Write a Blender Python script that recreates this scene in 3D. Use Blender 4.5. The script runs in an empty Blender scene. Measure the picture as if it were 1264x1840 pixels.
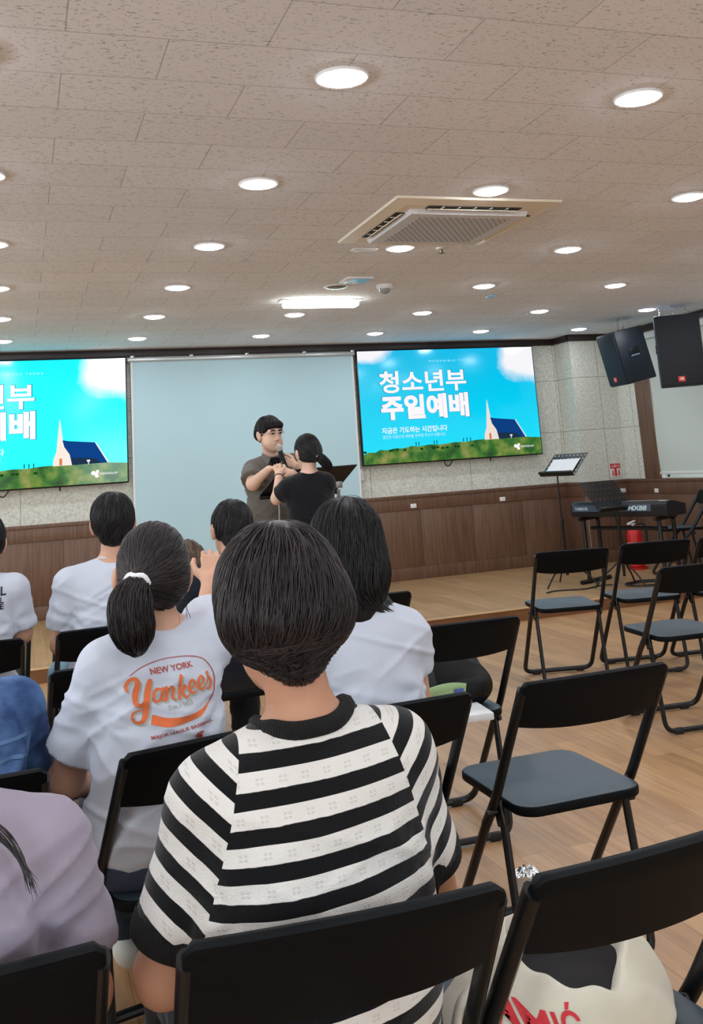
import bpy, bmesh, math, random
import numpy as np
from mathutils import Vector, Matrix
from mathutils.bvhtree import BVHTree

random.seed(7); RNG = np.random.default_rng(7)
S = bpy.context.scene
COL = S.collection
PI = math.pi
def R(d): return math.radians(d)

# ------------------------------------------------------------------ camera, world, exposure
CAM_H = 1.352
yaw, pitch, roll, FPX = 0.3354, 0.1920, -0.0675, 1745.3
cy_, sy_, cp_, sp_ = math.cos(yaw), math.sin(yaw), math.cos(pitch), math.sin(pitch)
fwd = Vector((sy_*cp_, cy_*cp_, sp_)); rgt = Vector((cy_, -sy_, 0)); upv = rgt.cross(fwd)
r2 = math.cos(roll)*rgt + math.sin(roll)*upv
u2 = -math.sin(roll)*rgt + math.cos(roll)*upv
cam = bpy.data.cameras.new('camera'); camo = bpy.data.objects.new('camera', cam); COL.objects.link(camo)
M = Matrix((r2, u2, -fwd)).transposed().to_4x4(); M.translation = (0, 0, CAM_H)
camo.matrix_world = M
cam.sensor_fit = 'VERTICAL'; cam.sensor_height = 36.0; cam.sensor_width = 36.0*1264/1840
cam.lens = 36.0*FPX/1840
cam.shift_x = 0.0; cam.shift_y = -(920-495.8)/1840
cam.clip_start = 0.05; cam.clip_end = 100
S.camera = camo
S.view_settings.view_transform = 'Standard'; S.view_settings.look = 'None'
S.view_settings.exposure = 0.27; S.view_settings.gamma = 1.0; S.view_settings.use_curve_mapping = False
W = bpy.data.worlds.new('world'); S.world = W; W.use_nodes = True
W.node_tree.nodes['Background'].inputs[0].default_value = (0.75, 0.88, 1.0, 1)
W.node_tree.nodes['Background'].inputs[1].default_value = 1.6
LAMP = 62.0        # downlight lens radiance
TUBE = 14.0        # batten diffuser radiance

# fill lights in added, unseen windows of left and back walls, brightening the ceiling
ADDED_LEFT_WIN = ((-1.6, 0.6), (1.9, 4.1), (5.2, 7.2)); ADDED_BACK_WIN = ((-3.2, -0.8), (1.2, 3.8))
FILL_POWER = 50.0
def fill_light(name, loc, rot, sx, sy):
    l = bpy.data.lights.new(name, 'AREA'); l.shape = 'RECTANGLE'; l.size = sx; l.size_y = sy; l.energy = FILL_POWER; l.color = (0.86, 0.94, 1.0)
    o = bpy.data.objects.new(name, l); COL.objects.link(o); o.location = loc; o.rotation_euler = rot
for a, b in ADDED_LEFT_WIN: fill_light('window_daylight', (-4.6-0.19, (a+b)/2, 1.70), (R(90), 0, R(-90)), b-a, 1.45)
for a, b in ADDED_BACK_WIN: fill_light('window_daylight', ((a+b)/2, -3.0-0.19, 1.70), (R(90), 0, 0), b-a, 1.45)

# ------------------------------------------------------------------ materials
def lin(c):
    if isinstance(c, str): c = tuple(int(c[i:i+2], 16) for i in (0, 2, 4))
    o = []
    for v in c[:3]:
        v = v/255.0
        o.append(v/12.92 if v <= 0.04045 else ((v+0.055)/1.055)**2.4)
    return tuple(o)+(1.0,)
MATS = {}
def mat(name, c, rough=0.5, metal=0.0, bump=None, spec=0.5, emit=None, sheen=0.0, var=None, coat=0.0, trans=0.0, ior=1.45):
    """bump=(scale, strength[, stretch xyz]); var=(scale, amount[, stretch])"""
    if name in MATS: return MATS[name]
    m = bpy.data.materials.new(name); m.use_nodes = True
    nt = m.node_tree; b = nt.nodes['Principled BSDF']
    cl = lin(c) if not isinstance(c, tuple) or max(c) > 1 else tuple(c)[:3]+(1,)
    b.inputs['Base Color'].default_value = cl
    b.inputs['Roughness'].default_value = rough; b.inputs['Metallic'].default_value = metal
    b.inputs['Specular IOR Level'].default_value = spec
    b.inputs['Sheen Weight'].default_value = sheen; b.inputs['Coat Weight'].default_value = coat
    b.inputs['Transmission Weight'].default_value = trans; b.inputs['IOR'].default_value = ior
    if emit:
        b.inputs['Emission Color'].default_value = lin(emit[0]); b.inputs['Emission Strength'].default_value = emit[1]
    def tex(stretch):
        tc = nt.nodes.new('ShaderNodeTexCoord'); mp = nt.nodes.new('ShaderNodeMapping')
        nt.links.new(tc.outputs['Object'], mp.inputs[0])
        mp.inputs['Scale'].default_value = stretch
        return mp
    if var:
        mp = tex(var[2] if len(var) > 2 else (1, 1, 1))
        n = nt.nodes.new('ShaderNodeTexNoise'); n.inputs['Scale'].default_value = var[0]; n.inputs['Detail'].default_value = 4
        nt.links.new(mp.outputs[0], n.inputs['Vector'])
        mr = nt.nodes.new('ShaderNodeMapRange'); mr.inputs[1].default_value = 0.3; mr.inputs[2].default_value = 0.7
        mr.inputs[3].default_value = 1-var[1]; mr.inputs[4].default_value = 1+var[1]
        nt.links.new(n.outputs['Fac'], mr.inputs[0])
        mx = nt.nodes.new('ShaderNodeVectorMath'); mx.operation = 'SCALE'
        mx.inputs[0].default_value = cl[:3]; nt.links.new(mr.outputs[0], mx.inputs['Scale'])
        nt.links.new(mx.outputs[0], b.inputs['Base Color'])
    if bump:
        mp = tex(bump[2] if len(bump) > 2 else (1, 1, 1))
        n = nt.nodes.new('ShaderNodeTexNoise'); n.inputs['Scale'].default_value = bump[0]; n.inputs['Detail'].default_value = 3
        nt.links.new(mp.outputs[0], n.inputs['Vector'])
        bp = nt.nodes.new('ShaderNodeBump'); bp.inputs['Strength'].default_value = bump[1]; bp.inputs['Distance'].default_value = 0.005
        nt.links.new(n.outputs['Fac'], bp.inputs['Height']); nt.links.new(bp.outputs[0], b.inputs['Normal'])
    MATS[name] = m
    return m
def emat(name, c, strength=1.0, gloss=0.0):
    if name in MATS: return MATS[name]
    m = mat(name, (0, 0, 0), rough=0.12, spec=gloss, emit=(c, strength)); return m
class NT:
    """small node helper for the hand-made materials"""
    def __init__(s, name):
        s.m = bpy.data.materials.new(name); s.m.use_nodes = True; s.t = s.m.node_tree
        s.b = s.t.nodes['Principled BSDF']; s.out = s.t.nodes['Material Output']; MATS[name] = s.m
    def n(s, kind, **kw):
        nd = s.t.nodes.new('ShaderNode'+kind)
        for k, v in kw.items():
            if k.startswith('i_'):
                key = k[2:]; key = int(key) if key.isdigit() else key.replace('_', ' ')
                nd.inputs[key].default_value = v
            else: setattr(nd, k, v)
        return nd
    def l(s, a, ao, b, bi): s.t.links.new(a.outputs[ao], b.inputs[bi])
    def coord(s, scale=(1, 1, 1), which='Object', loc=(0, 0, 0)):
        tc = s.n('TexCoord'); mp = s.n('Mapping'); mp.inputs['Scale'].default_value = scale; mp.inputs['Location'].default_value = loc
        s.l(tc, which, mp, 0); return mp

# ------------------------------------------------------------------ mesh building
class MB:
    def __init__(s): s.v = []; s.f = []
    def add(s, vs, fs):
        o = len(s.v); s.v += [tuple(v) for v in vs]; s.f += [tuple(i+o for i in f) for f in fs]; return s
    def box(s, c, d, rot=None, bevel=0.0, seg=2):
        x, y, z = d[0]/2, d[1]/2, d[2]/2
        bm = bmesh.new(); bmesh.ops.create_cube(bm, size=1.0)
        for v in bm.verts: v.co = Vector((v.co.x*d[0], v.co.y*d[1], v.co.z*d[2]))
        if bevel > 0:
            bmesh.ops.bevel(bm, geom=list(bm.edges), offset=min(bevel, 0.49*min(d)), segments=seg, profile=0.5, affect='EDGES')
        rot = rot.to_3x3() if rot is not None else Matrix.Identity(3)
        bm.verts.index_update()
        vs = [tuple(rot @ v.co + Vector(c)) for v in bm.verts]; fs = [tuple(v.index for v in f.verts) for f in bm.faces]
        bm.free(); return s.add(vs, fs)
    def b2(s, lo, hi, bevel=0.0):
        return s.box([(a+b)/2 for a, b in zip(lo, hi)], [abs(b-a) for a, b in zip(lo, hi)], bevel=bevel)
    def tube(s, pts, r, n=10, caps=True, closed=False, squash=1.0, up=None):
        P = [Vector(p) for p in pts]; N = len(P)
        rr = r if isinstance(r, (list, tuple)) else [r]*N
        T = []
        for i in range(N):
            a = P[(i-1) % N] if (closed or i > 0) else P[i]; b = P[(i+1) % N] if (closed or i < N-1) else P[i]
            t = (b-a); T.append(t.normalized() if t.length > 1e-9 else Vector((0, 0, 1)))
        ref = Vector(up) if up else (Vector((0, 0, 1)) if abs(T[0].z) < 0.9 else Vector((1, 0, 0)))
        u = (ref - T[0]*ref.dot(T[0])).normalized()
        vs = []; fs = []
        for i in range(N):
            u = (u - T[i]*u.dot(T[i]))
            u = u.normalized() if u.length > 1e-6 else T[i].orthogonal().normalized()
            w = T[i].cross(u)
            for k in range(n):
                a = 2*PI*k/n
                vs.append(P[i] + u*(math.cos(a)*rr[i]) + w*(math.sin(a)*rr[i]*squash))
        m = N if closed else N-1
        for i in range(m):
            for k in range(n):
                a = i*n+k; b = i*n+(k+1) % n; c = ((i+1) % N)*n+(k+1) % n; d = ((i+1) % N)*n+k
                fs.append((a, b, c, d))
        if caps and not closed:
            fs.append(tuple(range(n))[::-1]); fs.append(tuple((N-1)*n+k for k in range(n)))
        return s.add(vs, fs)
    def lathe(s, prof, c=(0, 0, 0), n=24, rot=None):
        """prof: list of (radius, z)"""
        rot = rot.to_3x3() if rot is not None else Matrix.Identity(3)
        vs = []; fs = []; m = len(prof)
        for r_, z in prof:
            for k in range(n):
                a = 2*PI*k/n; vs.append(rot @ Vector((r_*math.cos(a), r_*math.sin(a), z)) + Vector(c))
        for i in range(m-1):
            for k in range(n):
                fs.append((i*n+k, i*n+(k+1) % n, (i+1)*n+(k+1) % n, (i+1)*n+k))
        fs.append(tuple(range(n))[::-1]); fs.append(tuple((m-1)*n+k for k in range(n)))
        return s.add(vs, fs)
    def prism(s, poly, a, b, f):
        """extrude a 2-D polygon; f(u, v, w) -> xyz"""
        n = len(poly)
        vs = [f(u, v, a) for u, v in poly]+[f(u, v, b) for u, v in poly]
        fs = [tuple(range(n))[::-1], tuple(range(n, 2*n))]+[(i, (i+1) % n, n+(i+1) % n, n+i) for i in range(n)]
        return s.add(vs, fs)
    def grid(s, fn, nu, nv, wrap_u=False):
        vs = [fn(i/(nu if wrap_u else nu-1), j/(nv-1)) for j in range(nv) for i in range(nu)]
        fs = []
        for j in range(nv-1):
            for i in range(nu if wrap_u else nu-1):
                i2 = (i+1) % nu; fs.append((j*nu+i, j*nu+i2, (j+1)*nu+i2, (j+1)*nu+i))
        return s.add(vs, fs)
def mesh_from(name, v, f, smooth=35):
    me = bpy.data.meshes.new(name); me.from_pydata([tuple(map(float, p)) for p in v], [], [tuple(map(int, q)) for q in f]); me.update()
    bm = bmesh.new(); bm.from_mesh(me); bmesh.ops.recalc_face_normals(bm, faces=bm.faces); bm.to_mesh(me); bm.free()
    if smooth:
        me.polygons.foreach_set('use_smooth', [True]*len(me.polygons))
        if smooth < 180: me.set_sharp_from_angle(angle=R(smooth))
    return me
def mesh_np(name, v, q, smooth=True):
    """fast quad / tri mesh from numpy arrays"""
    me = bpy.data.meshes.new(name); k = q.shape[1]
    me.vertices.add(len(v)); me.vertices.foreach_set('co', np.ascontiguousarray(v, dtype=np.float32).ravel())
    me.loops.add(q.size); me.loops.foreach_set('vertex_index', np.ascontiguousarray(q, dtype=np.int32).ravel())
    me.polygons.add(len(q)); me.polygons.foreach_set('loop_start', np.arange(0, q.size, k, dtype=np.int32))
    me.update(calc_edges=True); me.validate()
    if smooth: me.polygons.foreach_set('use_smooth', [True]*len(me.polygons))
    return me
def obj(name, geo, m, parent=None, smooth=35, world=True, loc=None):
    """link ONE mesh object.  geo: MB or mesh.  With a parent, world=True means the vertices are in world space."""
    if isinstance(geo, MB): me = mesh_from(name, geo.v, geo.f, smooth)
    else: me = geo; me.name = name
    if m is not None: me.materials.append(m)
    o = bpy.data.objects.new(name, me); COL.objects.link(o)
    if parent is not None:
        o.parent = parent
        if world:
            b = parent; off = Vector((0, 0, 0))
            while b is not None: off += Vector(b.location); b = b.parent
            me.transform(Matrix.Translation(-off))
    elif loc is not None:
        me.transform(Matrix.Translation(-Vector(loc))); o.location = loc
    return o
def tag(o, label, cat, group=None):
    o['label'] = label; o['category'] = cat
    if group: o['group'] = group
    return o
def thing(name, label, cat, loc=(0, 0, 0), rotz=0.0, group=None):
    o = bpy.data.objects.new(name, None); COL.objects.link(o); o.empty_display_size = 0.1
    o.location = loc; o.rotation_euler = (0, 0, rotz); return tag(o, label, cat, group)
def struct(name, geo, m, smooth=35):
    o = obj(name, geo, m, smooth=smooth); o['kind'] = 'structure'; return o
def dup(root, loc, rotz, label, group=None):
    c = root.copy(); COL.objects.link(c); c.location = loc; c.rotation_euler = (0, 0, rotz); c['label'] = label
    if group: c['group'] = group
    for ch in list(root.children):
        d = ch.copy(); COL.objects.link(d); d.parent = c
        for g in list(ch.children):
            e = g.copy(); COL.objects.link(e); e.parent = d
    return c
def arc(c, r, a0, a1, n, e1, e2):
    c = Vector(c); e1 = Vector(e1); e2 = Vector(e2)
    return [c + e1*(r*math.cos(a0+(a1-a0)*i/n)) + e2*(r*math.sin(a0+(a1-a0)*i/n)) for i in range(n+1)]
def fillet(pts, rad, n=5):
    """round the inner corners of a polyline"""
    P = [Vector(p) for p in pts]; out = [P[0]]
    for i in range(1, len(P)-1):
        a = (P[i-1]-P[i]); b = (P[i+1]-P[i]); d = min(rad, a.length*0.49, b.length*0.49)
        p0 = P[i]+a.normalized()*d; p1 = P[i]+b.normalized()*d
        for k in range(n+1):
            t = k/n; out.append((1-t)**2*p0 + 2*t*(1-t)*P[i] + t*t*p1)
    out.append(P[-1]); return out
def catmull(P, n=8):
    P = [np.array(p, float) for p in P]; Q = [2*P[0]-P[1]]+P+[2*P[-1]-P[-2]]; out = []
    for i in range(1, len(Q)-2):
        for k in range(n):
            t = k/n; a, b, c, d = Q[i-1], Q[i], Q[i+1], Q[i+2]
            out.append(0.5*((2*b)+(-a+c)*t+(2*a-5*b+4*c-d)*t*t+(-a+3*b-3*c+d)*t**3))
    out.append(P[-1]); return out
def text_geo(body, offset=0.0, shear=0.0, spacing=1.0):
    """flat text as (verts 2-D, faces), scaled into the unit box"""
    cu = bpy.data.curves.new('lettering', 'FONT'); cu.body = body; cu.offset = offset; cu.shear = shear; cu.space_character = spacing
    cu.resolution_u = 4
    o = bpy.data.objects.new('lettering', cu); COL.objects.link(o)
    dg = bpy.context.evaluated_depsgraph_get(); ev = o.evaluated_get(dg); me = ev.to_mesh()
    v = [(p.co.x, p.co.y) for p in me.vertices]; f = [tuple(q.vertices) for q in me.polygons]
    ev.to_mesh_clear(); bpy.data.objects.remove(o); bpy.data.curves.remove(cu)
    if not v: return [], []
    a = np.array(v); lo = a.min(0); hi = a.max(0)
    a = (a-lo)/np.maximum(hi-lo, 1e-6)
    return a, f
def ribbon(pts, w, n=8, capn=6):
    """2-D brush stroke through pts with widths w -> verts, faces"""
    Pw = catmull([(*p, ww) for p, ww in zip(pts, w)], n)
    v = []; f = []
    for i, q in enumerate(Pw):
        a = Pw[max(i-1, 0)]; b = Pw[min(i+1, len(Pw)-1)]; t = b[:2]-a[:2]; t = t/max(np.linalg.norm(t), 1e-9)
        nn = np.array((-t[1], t[0])); v += [q[:2]+nn*q[2]/2, q[:2]-nn*q[2]/2]
    for i in range(len(Pw)-1): f.append((2*i, 2*i+1, 2*i+3, 2*i+2))
    for q in (Pw[0], Pw[-1]):
        o = len(v); v += [q[:2]+0.5*q[2]*np.array((math.cos(2*PI*k/10), math.sin(2*PI*k/10))) for k in range(10)]; f.append(tuple(range(o, o+10)))
    return [tuple(p) for p in v], f
# ------------------------------------------------------------------ the room
X0, X1, Y0, Y1, ZC = -4.6, 6.6, -3.0, 10.15, 2.665
def ceiling_mat():
    k = NT('ceiling_tile'); b = k.b
    c = k.coord((1, 1, 1), loc=(-0.127, -2.784, 0))
    br = k.n('TexBrick', offset=0.5, offset_frequency=2); br.inputs['Scale'].default_value = 1
    br.inputs['Brick Width'].default_value = 0.612; br.inputs['Row Height'].default_value = 0.316
    br.inputs['Mortar Size'].default_value = 0.0022; br.inputs['Mortar Smooth'].default_value = 0.2
    br.inputs['Color1'].default_value = (1, 1, 1, 1); br.inputs['Color2'].default_value = (.95, .95, .95, 1); br.inputs['Mortar'].default_value = (.58, .56, .55, 1)
    k.l(c, 0, br, 'Vector')
    # pinholes
    c1 = k.coord((1, 1, 1)); nz = k.n('TexNoise'); nz.inputs['Scale'].default_value = 14; k.l(c1, 0, nz, 'Vector')
    vo = k.n('TexVoronoi'); vo.inputs['Scale'].default_value = 70; k.l(c1, 0, vo, 'Vector')
    r1 = k.n('MapRange'); r1.inputs[1].default_value = 0.13; r1.inputs[2].default_value = 0.24; k.l(vo, 'Distance', r1, 0)
    wn = k.n('MapRange'); wn.inputs[1].default_value = 0.25; wn.inputs[2].default_value = 0.6; k.l(vo, 'Color', wn, 0)
    mxh = k.n('Math', operation='MAXIMUM'); k.l(r1, 0, mxh, 0); k.l(wn, 0, mxh, 1)
    # fissures along x
    c2 = k.coord((44, 120, 1)); n2 = k.n('TexNoise'); n2.inputs['Scale'].default_value = 1.0; n2.inputs['Detail'].default_value = 3; k.l(c2, 0, n2, 'Vector')
    r2_ = k.n('MapRange'); r2_.inputs[1].default_value = 0.32; r2_.inputs[2].default_value = 0.39; k.l(n2, 'Fac', r2_, 0)
    mn = k.n('Math', operation='MINIMUM'); k.l(mxh, 0, mn, 0); k.l(r2_, 0, mn, 1)
    hr = k.n('MapRange'); hr.inputs[3].default_value = 0.54; hr.inputs[4].default_value = 1.0; k.l(mn, 0, hr, 0)
    base = k.n('VectorMath', operation='SCALE'); base.inputs[0].default_value = lin((238, 240, 245))[:3]; k.l(hr, 0, base, 'Scale')
    m1 = k.n('VectorMath', operation='MULTIPLY'); k.l(base, 0, m1, 0); k.l(br, 'Color', m1, 1)
    k.l(m1, 0, b, 'Base Color'); b.inputs['Roughness'].default_value = 0.9; b.inputs['Specular IOR Level'].default_value = 0.2
    bp = k.n('Bump'); bp.inputs['Strength'].default_value = 0.5; bp.inputs['Distance'].default_value = 0.003
    k.l(mn, 0, bp, 'Height'); k.l(bp, 0, b, 'Normal'); return k.m
def wall_mat():
    k = NT('wall_board'); b = k.b
    c = k.coord((1, 1, 1)); n = k.n('TexNoise'); n.inputs['Scale'].default_value = 38; n.inputs['Detail'].default_value = 6; n.inputs['Roughness'].default_value = .7; k.l(c, 0, n, 'Vector')
    r = k.n('ValToRGB'); r.color_ramp.elements[0].position = .3; r.color_ramp.elements[0].color = lin((186, 187, 175)); r.color_ramp.elements[1].position = .66; r.color_ramp.elements[1].color = lin((232, 233, 222))
    k.l(n, 'Fac', r, 0)
    # board seams in the x-z plane
    sx = k.n('SeparateXYZ'); k.l(c, 0, sx, 0); ad = k.n('Math', operation='ADD'); k.l(sx, 0, ad, 0); k.l(sx, 1, ad, 1)
    cb = k.n('CombineXYZ'); k.l(ad, 0, cb, 0); k.l(sx, 2, cb, 1)
    mp = k.n('Mapping'); mp.inputs['Location'].default_value = (-0.55, -0.97, 0); k.l(cb, 0, mp, 0)
    br = k.n('TexBrick', offset=0.0); br.inputs['Scale'].default_value = 1; br.inputs['Brick Width'].default_value = 1.2; br.inputs['Row Height'].default_value = .6
    br.inputs['Mortar Size'].default_value = .004; br.inputs['Color1'].default_value = (1, 1, 1, 1); br.inputs['Color2'].default_value = (.96, .96, .95, 1); br.inputs['Mortar'].default_value = (.5, .48, .42, 1)
    k.l(mp, 0, br, 'Vector'); m1 = k.n('VectorMath', operation='MULTIPLY'); k.l(r, 0, m1, 0); k.l(br, 'Color', m1, 1); k.l(m1, 0, b, 'Base Color')
    b.inputs['Roughness'].default_value = .85
    bp = k.n('Bump'); bp.inputs['Strength'].default_value = .4; bp.inputs['Distance'].default_value = .004; k.l(n, 'Fac', bp, 'Height'); k.l(bp, 0, b, 'Normal'); return k.m
def plank_mat(name, c_lo, c_hi, width, length, rough, gap=.55):
    """boards running along y"""
    k = NT(name); b = k.b
    c = k.coord((1, 1, 1)); sx = k.n('SeparateXYZ'); k.l(c, 0, sx, 0); cb = k.n('CombineXYZ'); k.l(sx, 1, cb, 0); k.l(sx, 0, cb, 1)
    br = k.n('TexBrick', offset=.37); br.inputs['Scale'].default_value = 1; br.inputs['Brick Width'].default_value = length; br.inputs['Row Height'].default_value = width
    br.inputs['Mortar Size'].default_value = .0012; br.inputs['Color1'].default_value = (0.35, .35, .35, 1); br.inputs['Color2'].default_value = (.65, .65, .65, 1); br.inputs['Mortar'].default_value = (.5, .5, .5, 1); k.l(cb, 0, br, 'Vector')
    g = k.coord((16, 1.1, 1)); n = k.n('TexNoise'); n.inputs['Scale'].default_value = 2.2; n.inputs['Detail'].default_value = 5; n.inputs['Roughness'].default_value = .6; k.l(g, 0, n, 'Vector')
    g2 = k.coord((90, 3, 1)); n2 = k.n('TexNoise'); n2.inputs['Scale'].default_value = 1.5; n2.inputs['Detail'].default_value = 3; k.l(g2, 0, n2, 'Vector')
    a = k.n('Math', operation='MULTIPLY_ADD'); k.l(n, 'Fac', a, 0); a.inputs[1].default_value = .75; k.l(br, 'Color', a, 2)
    a2 = k.n('Math', operation='MULTIPLY_ADD'); k.l(n2, 'Fac', a2, 0); a2.inputs[1].default_value = .3; k.l(a, 0, a2, 2)
    r = k.n('ValToRGB'); r.color_ramp.elements[0].position = .72; r.color_ramp.elements[0].color = lin(c_lo); r.color_ramp.elements[1].position = 1.35/1.0 if False else 1.0; r.color_ramp.elements[1].color = lin(c_hi)
    mr = k.n('MapRange'); mr.inputs[1].default_value = .55; mr.inputs[2].default_value = 1.35; k.l(a2, 0, mr, 0)
    r.color_ramp.elements[0].position = .1; r.color_ramp.elements[1].position = .9; k.l(mr, 0, r, 0)
    mm = k.n('Mix', data_type='RGBA', blend_type='MULTIPLY'); k.l(br, 'Fac', mm, 0); k.l(r, 0, mm, 6); mm.inputs[7].default_value = (gap, gap, gap, 1)
    k.l(mm, 2, b, 'Base Color'); b.inputs['Roughness'].default_value = rough; b.inputs['Specular IOR Level'].default_value = .5
    bp = k.n('Bump'); bp.inputs['Strength'].default_value = .08; bp.inputs['Distance'].default_value = .002; k.l(n2, 'Fac', bp, 'Height'); k.l(bp, 0, b, 'Normal'); return k.m
def wains_mat():
    k = NT('wainscot_wood'); b = k.b
    c = k.coord((30, 30, 1.2)); n = k.n('TexNoise'); n.inputs['Scale'].default_value = 2.0; n.inputs['Detail'].default_value = 5; k.l(c, 0, n, 'Vector')
    r = k.n('ValToRGB'); r.color_ramp.elements[0].position = .25; r.color_ramp.elements[0].color = lin((88, 61, 46)); r.color_ramp.elements[1].position = .75; r.color_ramp.elements[1].color = lin((124, 92, 72)); k.l(n, 'Fac', r, 0)
    k.l(r, 0, b, 'Base Color'); b.inputs['Roughness'].default_value = .42; return k.m
M_ceil = ceiling_mat(); M_wall = wall_mat(); M_wain = wains_mat()
M_floor = plank_mat('floor_wood', (138, 101, 67), (198, 155, 110), .095, 1.1, .36)
M_stage = plank_mat('stage_wood', (140, 106, 70), (186, 148, 106), .095, 1.1, .42)
M_dark = mat('moulding_brown', (44, 33, 30), rough=.4)
M_white = mat('white_plastic', (232, 232, 230), rough=.4)
M_black = mat('black_plastic', (24, 25, 27), rough=.42)
M_metal = mat('brushed_metal', (190, 190, 190), rough=.3, metal=1)
M_cream = mat('cream_paint', (226, 220, 206), rough=.8)
T = .15
struct('floor', MB().b2((X0, Y0, -.1), (X1, Y1, 0)), M_floor)
struct('ceiling', MB().b2((X0, Y0, ZC), (X1, Y1, ZC+.1)), M_ceil)
struct('wall_front', MB().b2((X0-T, Y1, 0), (X1+T, Y1+T, ZC)), M_wall)
gm = NT('window_glass'); tb = gm.n('BsdfTransparent'); gb = gm.n('BsdfGlossy'); gb.inputs['Roughness'].default_value = 0; ms = gm.n('MixShader'); ms.inputs[0].default_value = .06
gm.l(tb, 0, ms, 1); gm.l(gb, 0, ms, 2); gm.l(ms, 0, gm.out, 0)
ZW0, ZW1 = .97, 2.43
def pierced(f, a0, a1, wins, name, n0):
    w = MB(); cur = a0
    for a, b in wins:
        w.b2(f(cur, 0, 0), f(a, 1, ZC)); w.b2(f(a, 0, 0), f(b, 1, ZW0)); w.b2(f(a, 0, ZW1), f(b, 1, ZC)); cur = b
    w.b2(f(cur, 0, 0), f(a1, 1, ZC)); struct(name, w, M_cream)
    for i, (a, b) in enumerate(wins):
        q = MB()
        for x, y in ((a, a+.05), (b-.05, b), ((a+b)/2-.025, (a+b)/2+.025)): q.b2(f(x, .3, ZW0), f(y, .7, ZW1))
        q.b2(f(a, .3, ZW0), f(b, .7, ZW0+.05)).b2(f(a, .3, ZW1-.05), f(b, .7, ZW1))
        wo = struct(f'window_{n0+i}', q, M_white); obj('pane', MB().b2(f(a, .48, ZW0), f(b, .52, ZW1)), gm.m, wo)  # added windows, out of view, built around the fill lights
pierced(lambda a, d, z: (X0-T*d, a, z), Y0, Y1, ADDED_LEFT_WIN, 'wall_left', 2)
pierced(lambda a, d, z: (a, Y0-T*d, z), X0-T, X1+T, ADDED_BACK_WIN, 'wall_back', 5)
WY0, WY1, WZ0, WZ1 = 5.2, 9.15, 1.0, 2.58       # window opening in the right wall
rw = MB().b2((X1, Y0, 0), (X1+T, WY0, ZC)).b2((X1, WY1, 0), (X1+T, Y1, ZC)).b2((X1, WY0, 0), (X1+T, WY1, WZ0)).b2((X1, WY0, WZ1), (X1+T, WY1, ZC))
struct('wall_right', rw, M_wall)
PX, PY = 6.02, 9.79
struct('wall_pillar', MB().b2((PX, PY, 0), (X1, Y1, ZC)), M_wall)
SE = 7.57                                        # front edge of the low stage
struct('floor_stage', MB().b2((X0, SE, 0), (X1, Y1, .1)), M_stage)
struct('trim_1', MB().box(((X0+X1)/2, SE-.002, .0965), (X1-X0, .044, .011), bevel=.004), mat('nosing_wood', (200, 164, 118), rough=.4))
struct('trim_8', MB().b2((X0, SE-.014, 0), (X1, SE, .09)), mat('riser_wood', (124, 84, 54), rough=.45, var=(3, .25, (1, 8, 8))))
# wainscot panelling with rails and panel seams
def wainscot(axis, a0, a1, at, z0):
    """panelling on a wall; axis 'x' faces -y, axis 'y' faces -x"""
    w = MB(); f = (lambda a, d, z: (a, at-d, z)) if axis == 'x' else (lambda a, d, z: (at-d, a, z))
    def bx(a, b, d, z, zz, bev=.0): w.b2(f(a, 0, z), f(b, d, zz), bevel=bev)
    bx(a0, a1, .03, .955, .99, .004); bx(a0, a1, .022, .83, .955, .002); bx(a0, a1, .022, z0, z0+.13, .002)
    n = max(1, round((a1-a0)/.62)); s = (a1-a0)/n
    for i in range(n): bx(a0+i*s+.0015, a0+(i+1)*s-.0015, .014, z0+.13, .83, .003)
    return w
struct('trim_2', wainscot('x', X0, PX, Y1, .1), M_wain)
struct('trim_3', wainscot('x', PX, X1, PY, .1), M_wain)
struct('trim_4', wainscot('y', PY, Y1, PX, .1), M_wain)
struct('trim_5', wainscot('y', Y0, PY, X1, 0), M_wain)
mo = MB()
mo.b2((X0, Y1-.03, ZC-.075), (PX, Y1, ZC), .004).b2((PX-.03, PY-.03, ZC-.075), (X1, PY, ZC), .004).b2((PX-.03, PY-.03, ZC-.075), (PX, Y1, ZC), .004)
mo.b2((X1-.03, Y0, ZC-.075), (X1, PY, ZC), .004).b2((X0, Y0, ZC-.075), (X0+.03, Y1, ZC), .004)
struct('trim_6', mo, M_dark)
# window: brown casing, frame, panes
cs = MB().b2((X1-.02, WY1, .99), (X1, WY1+.28, ZC-.075), .004).b2((X1-.02, WY0-.2, .99), (X1, WY0, ZC-.075), .004)
struct('trim_7', cs, M_wain)
wf = MB()
for a, b_ in ((WY0, WY0+.05), (WY1-.03, WY1), (7.15, 7.22)): wf.b2((X1+.08, a, WZ0), (X1+.13, b_, WZ1))
wf.b2((X1+.08, WY0, WZ0), (X1+.13, WY1, WZ0+.05)).b2((X1+.08, WY0, WZ1-.05), (X1+.13, WY1, WZ1))
w1 = struct('window_1', wf, M_white)
obj('pane', MB().b2((X1+.1, WY0, WZ0), (X1+.104, WY1, WZ1)), gm.m, w1)
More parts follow.
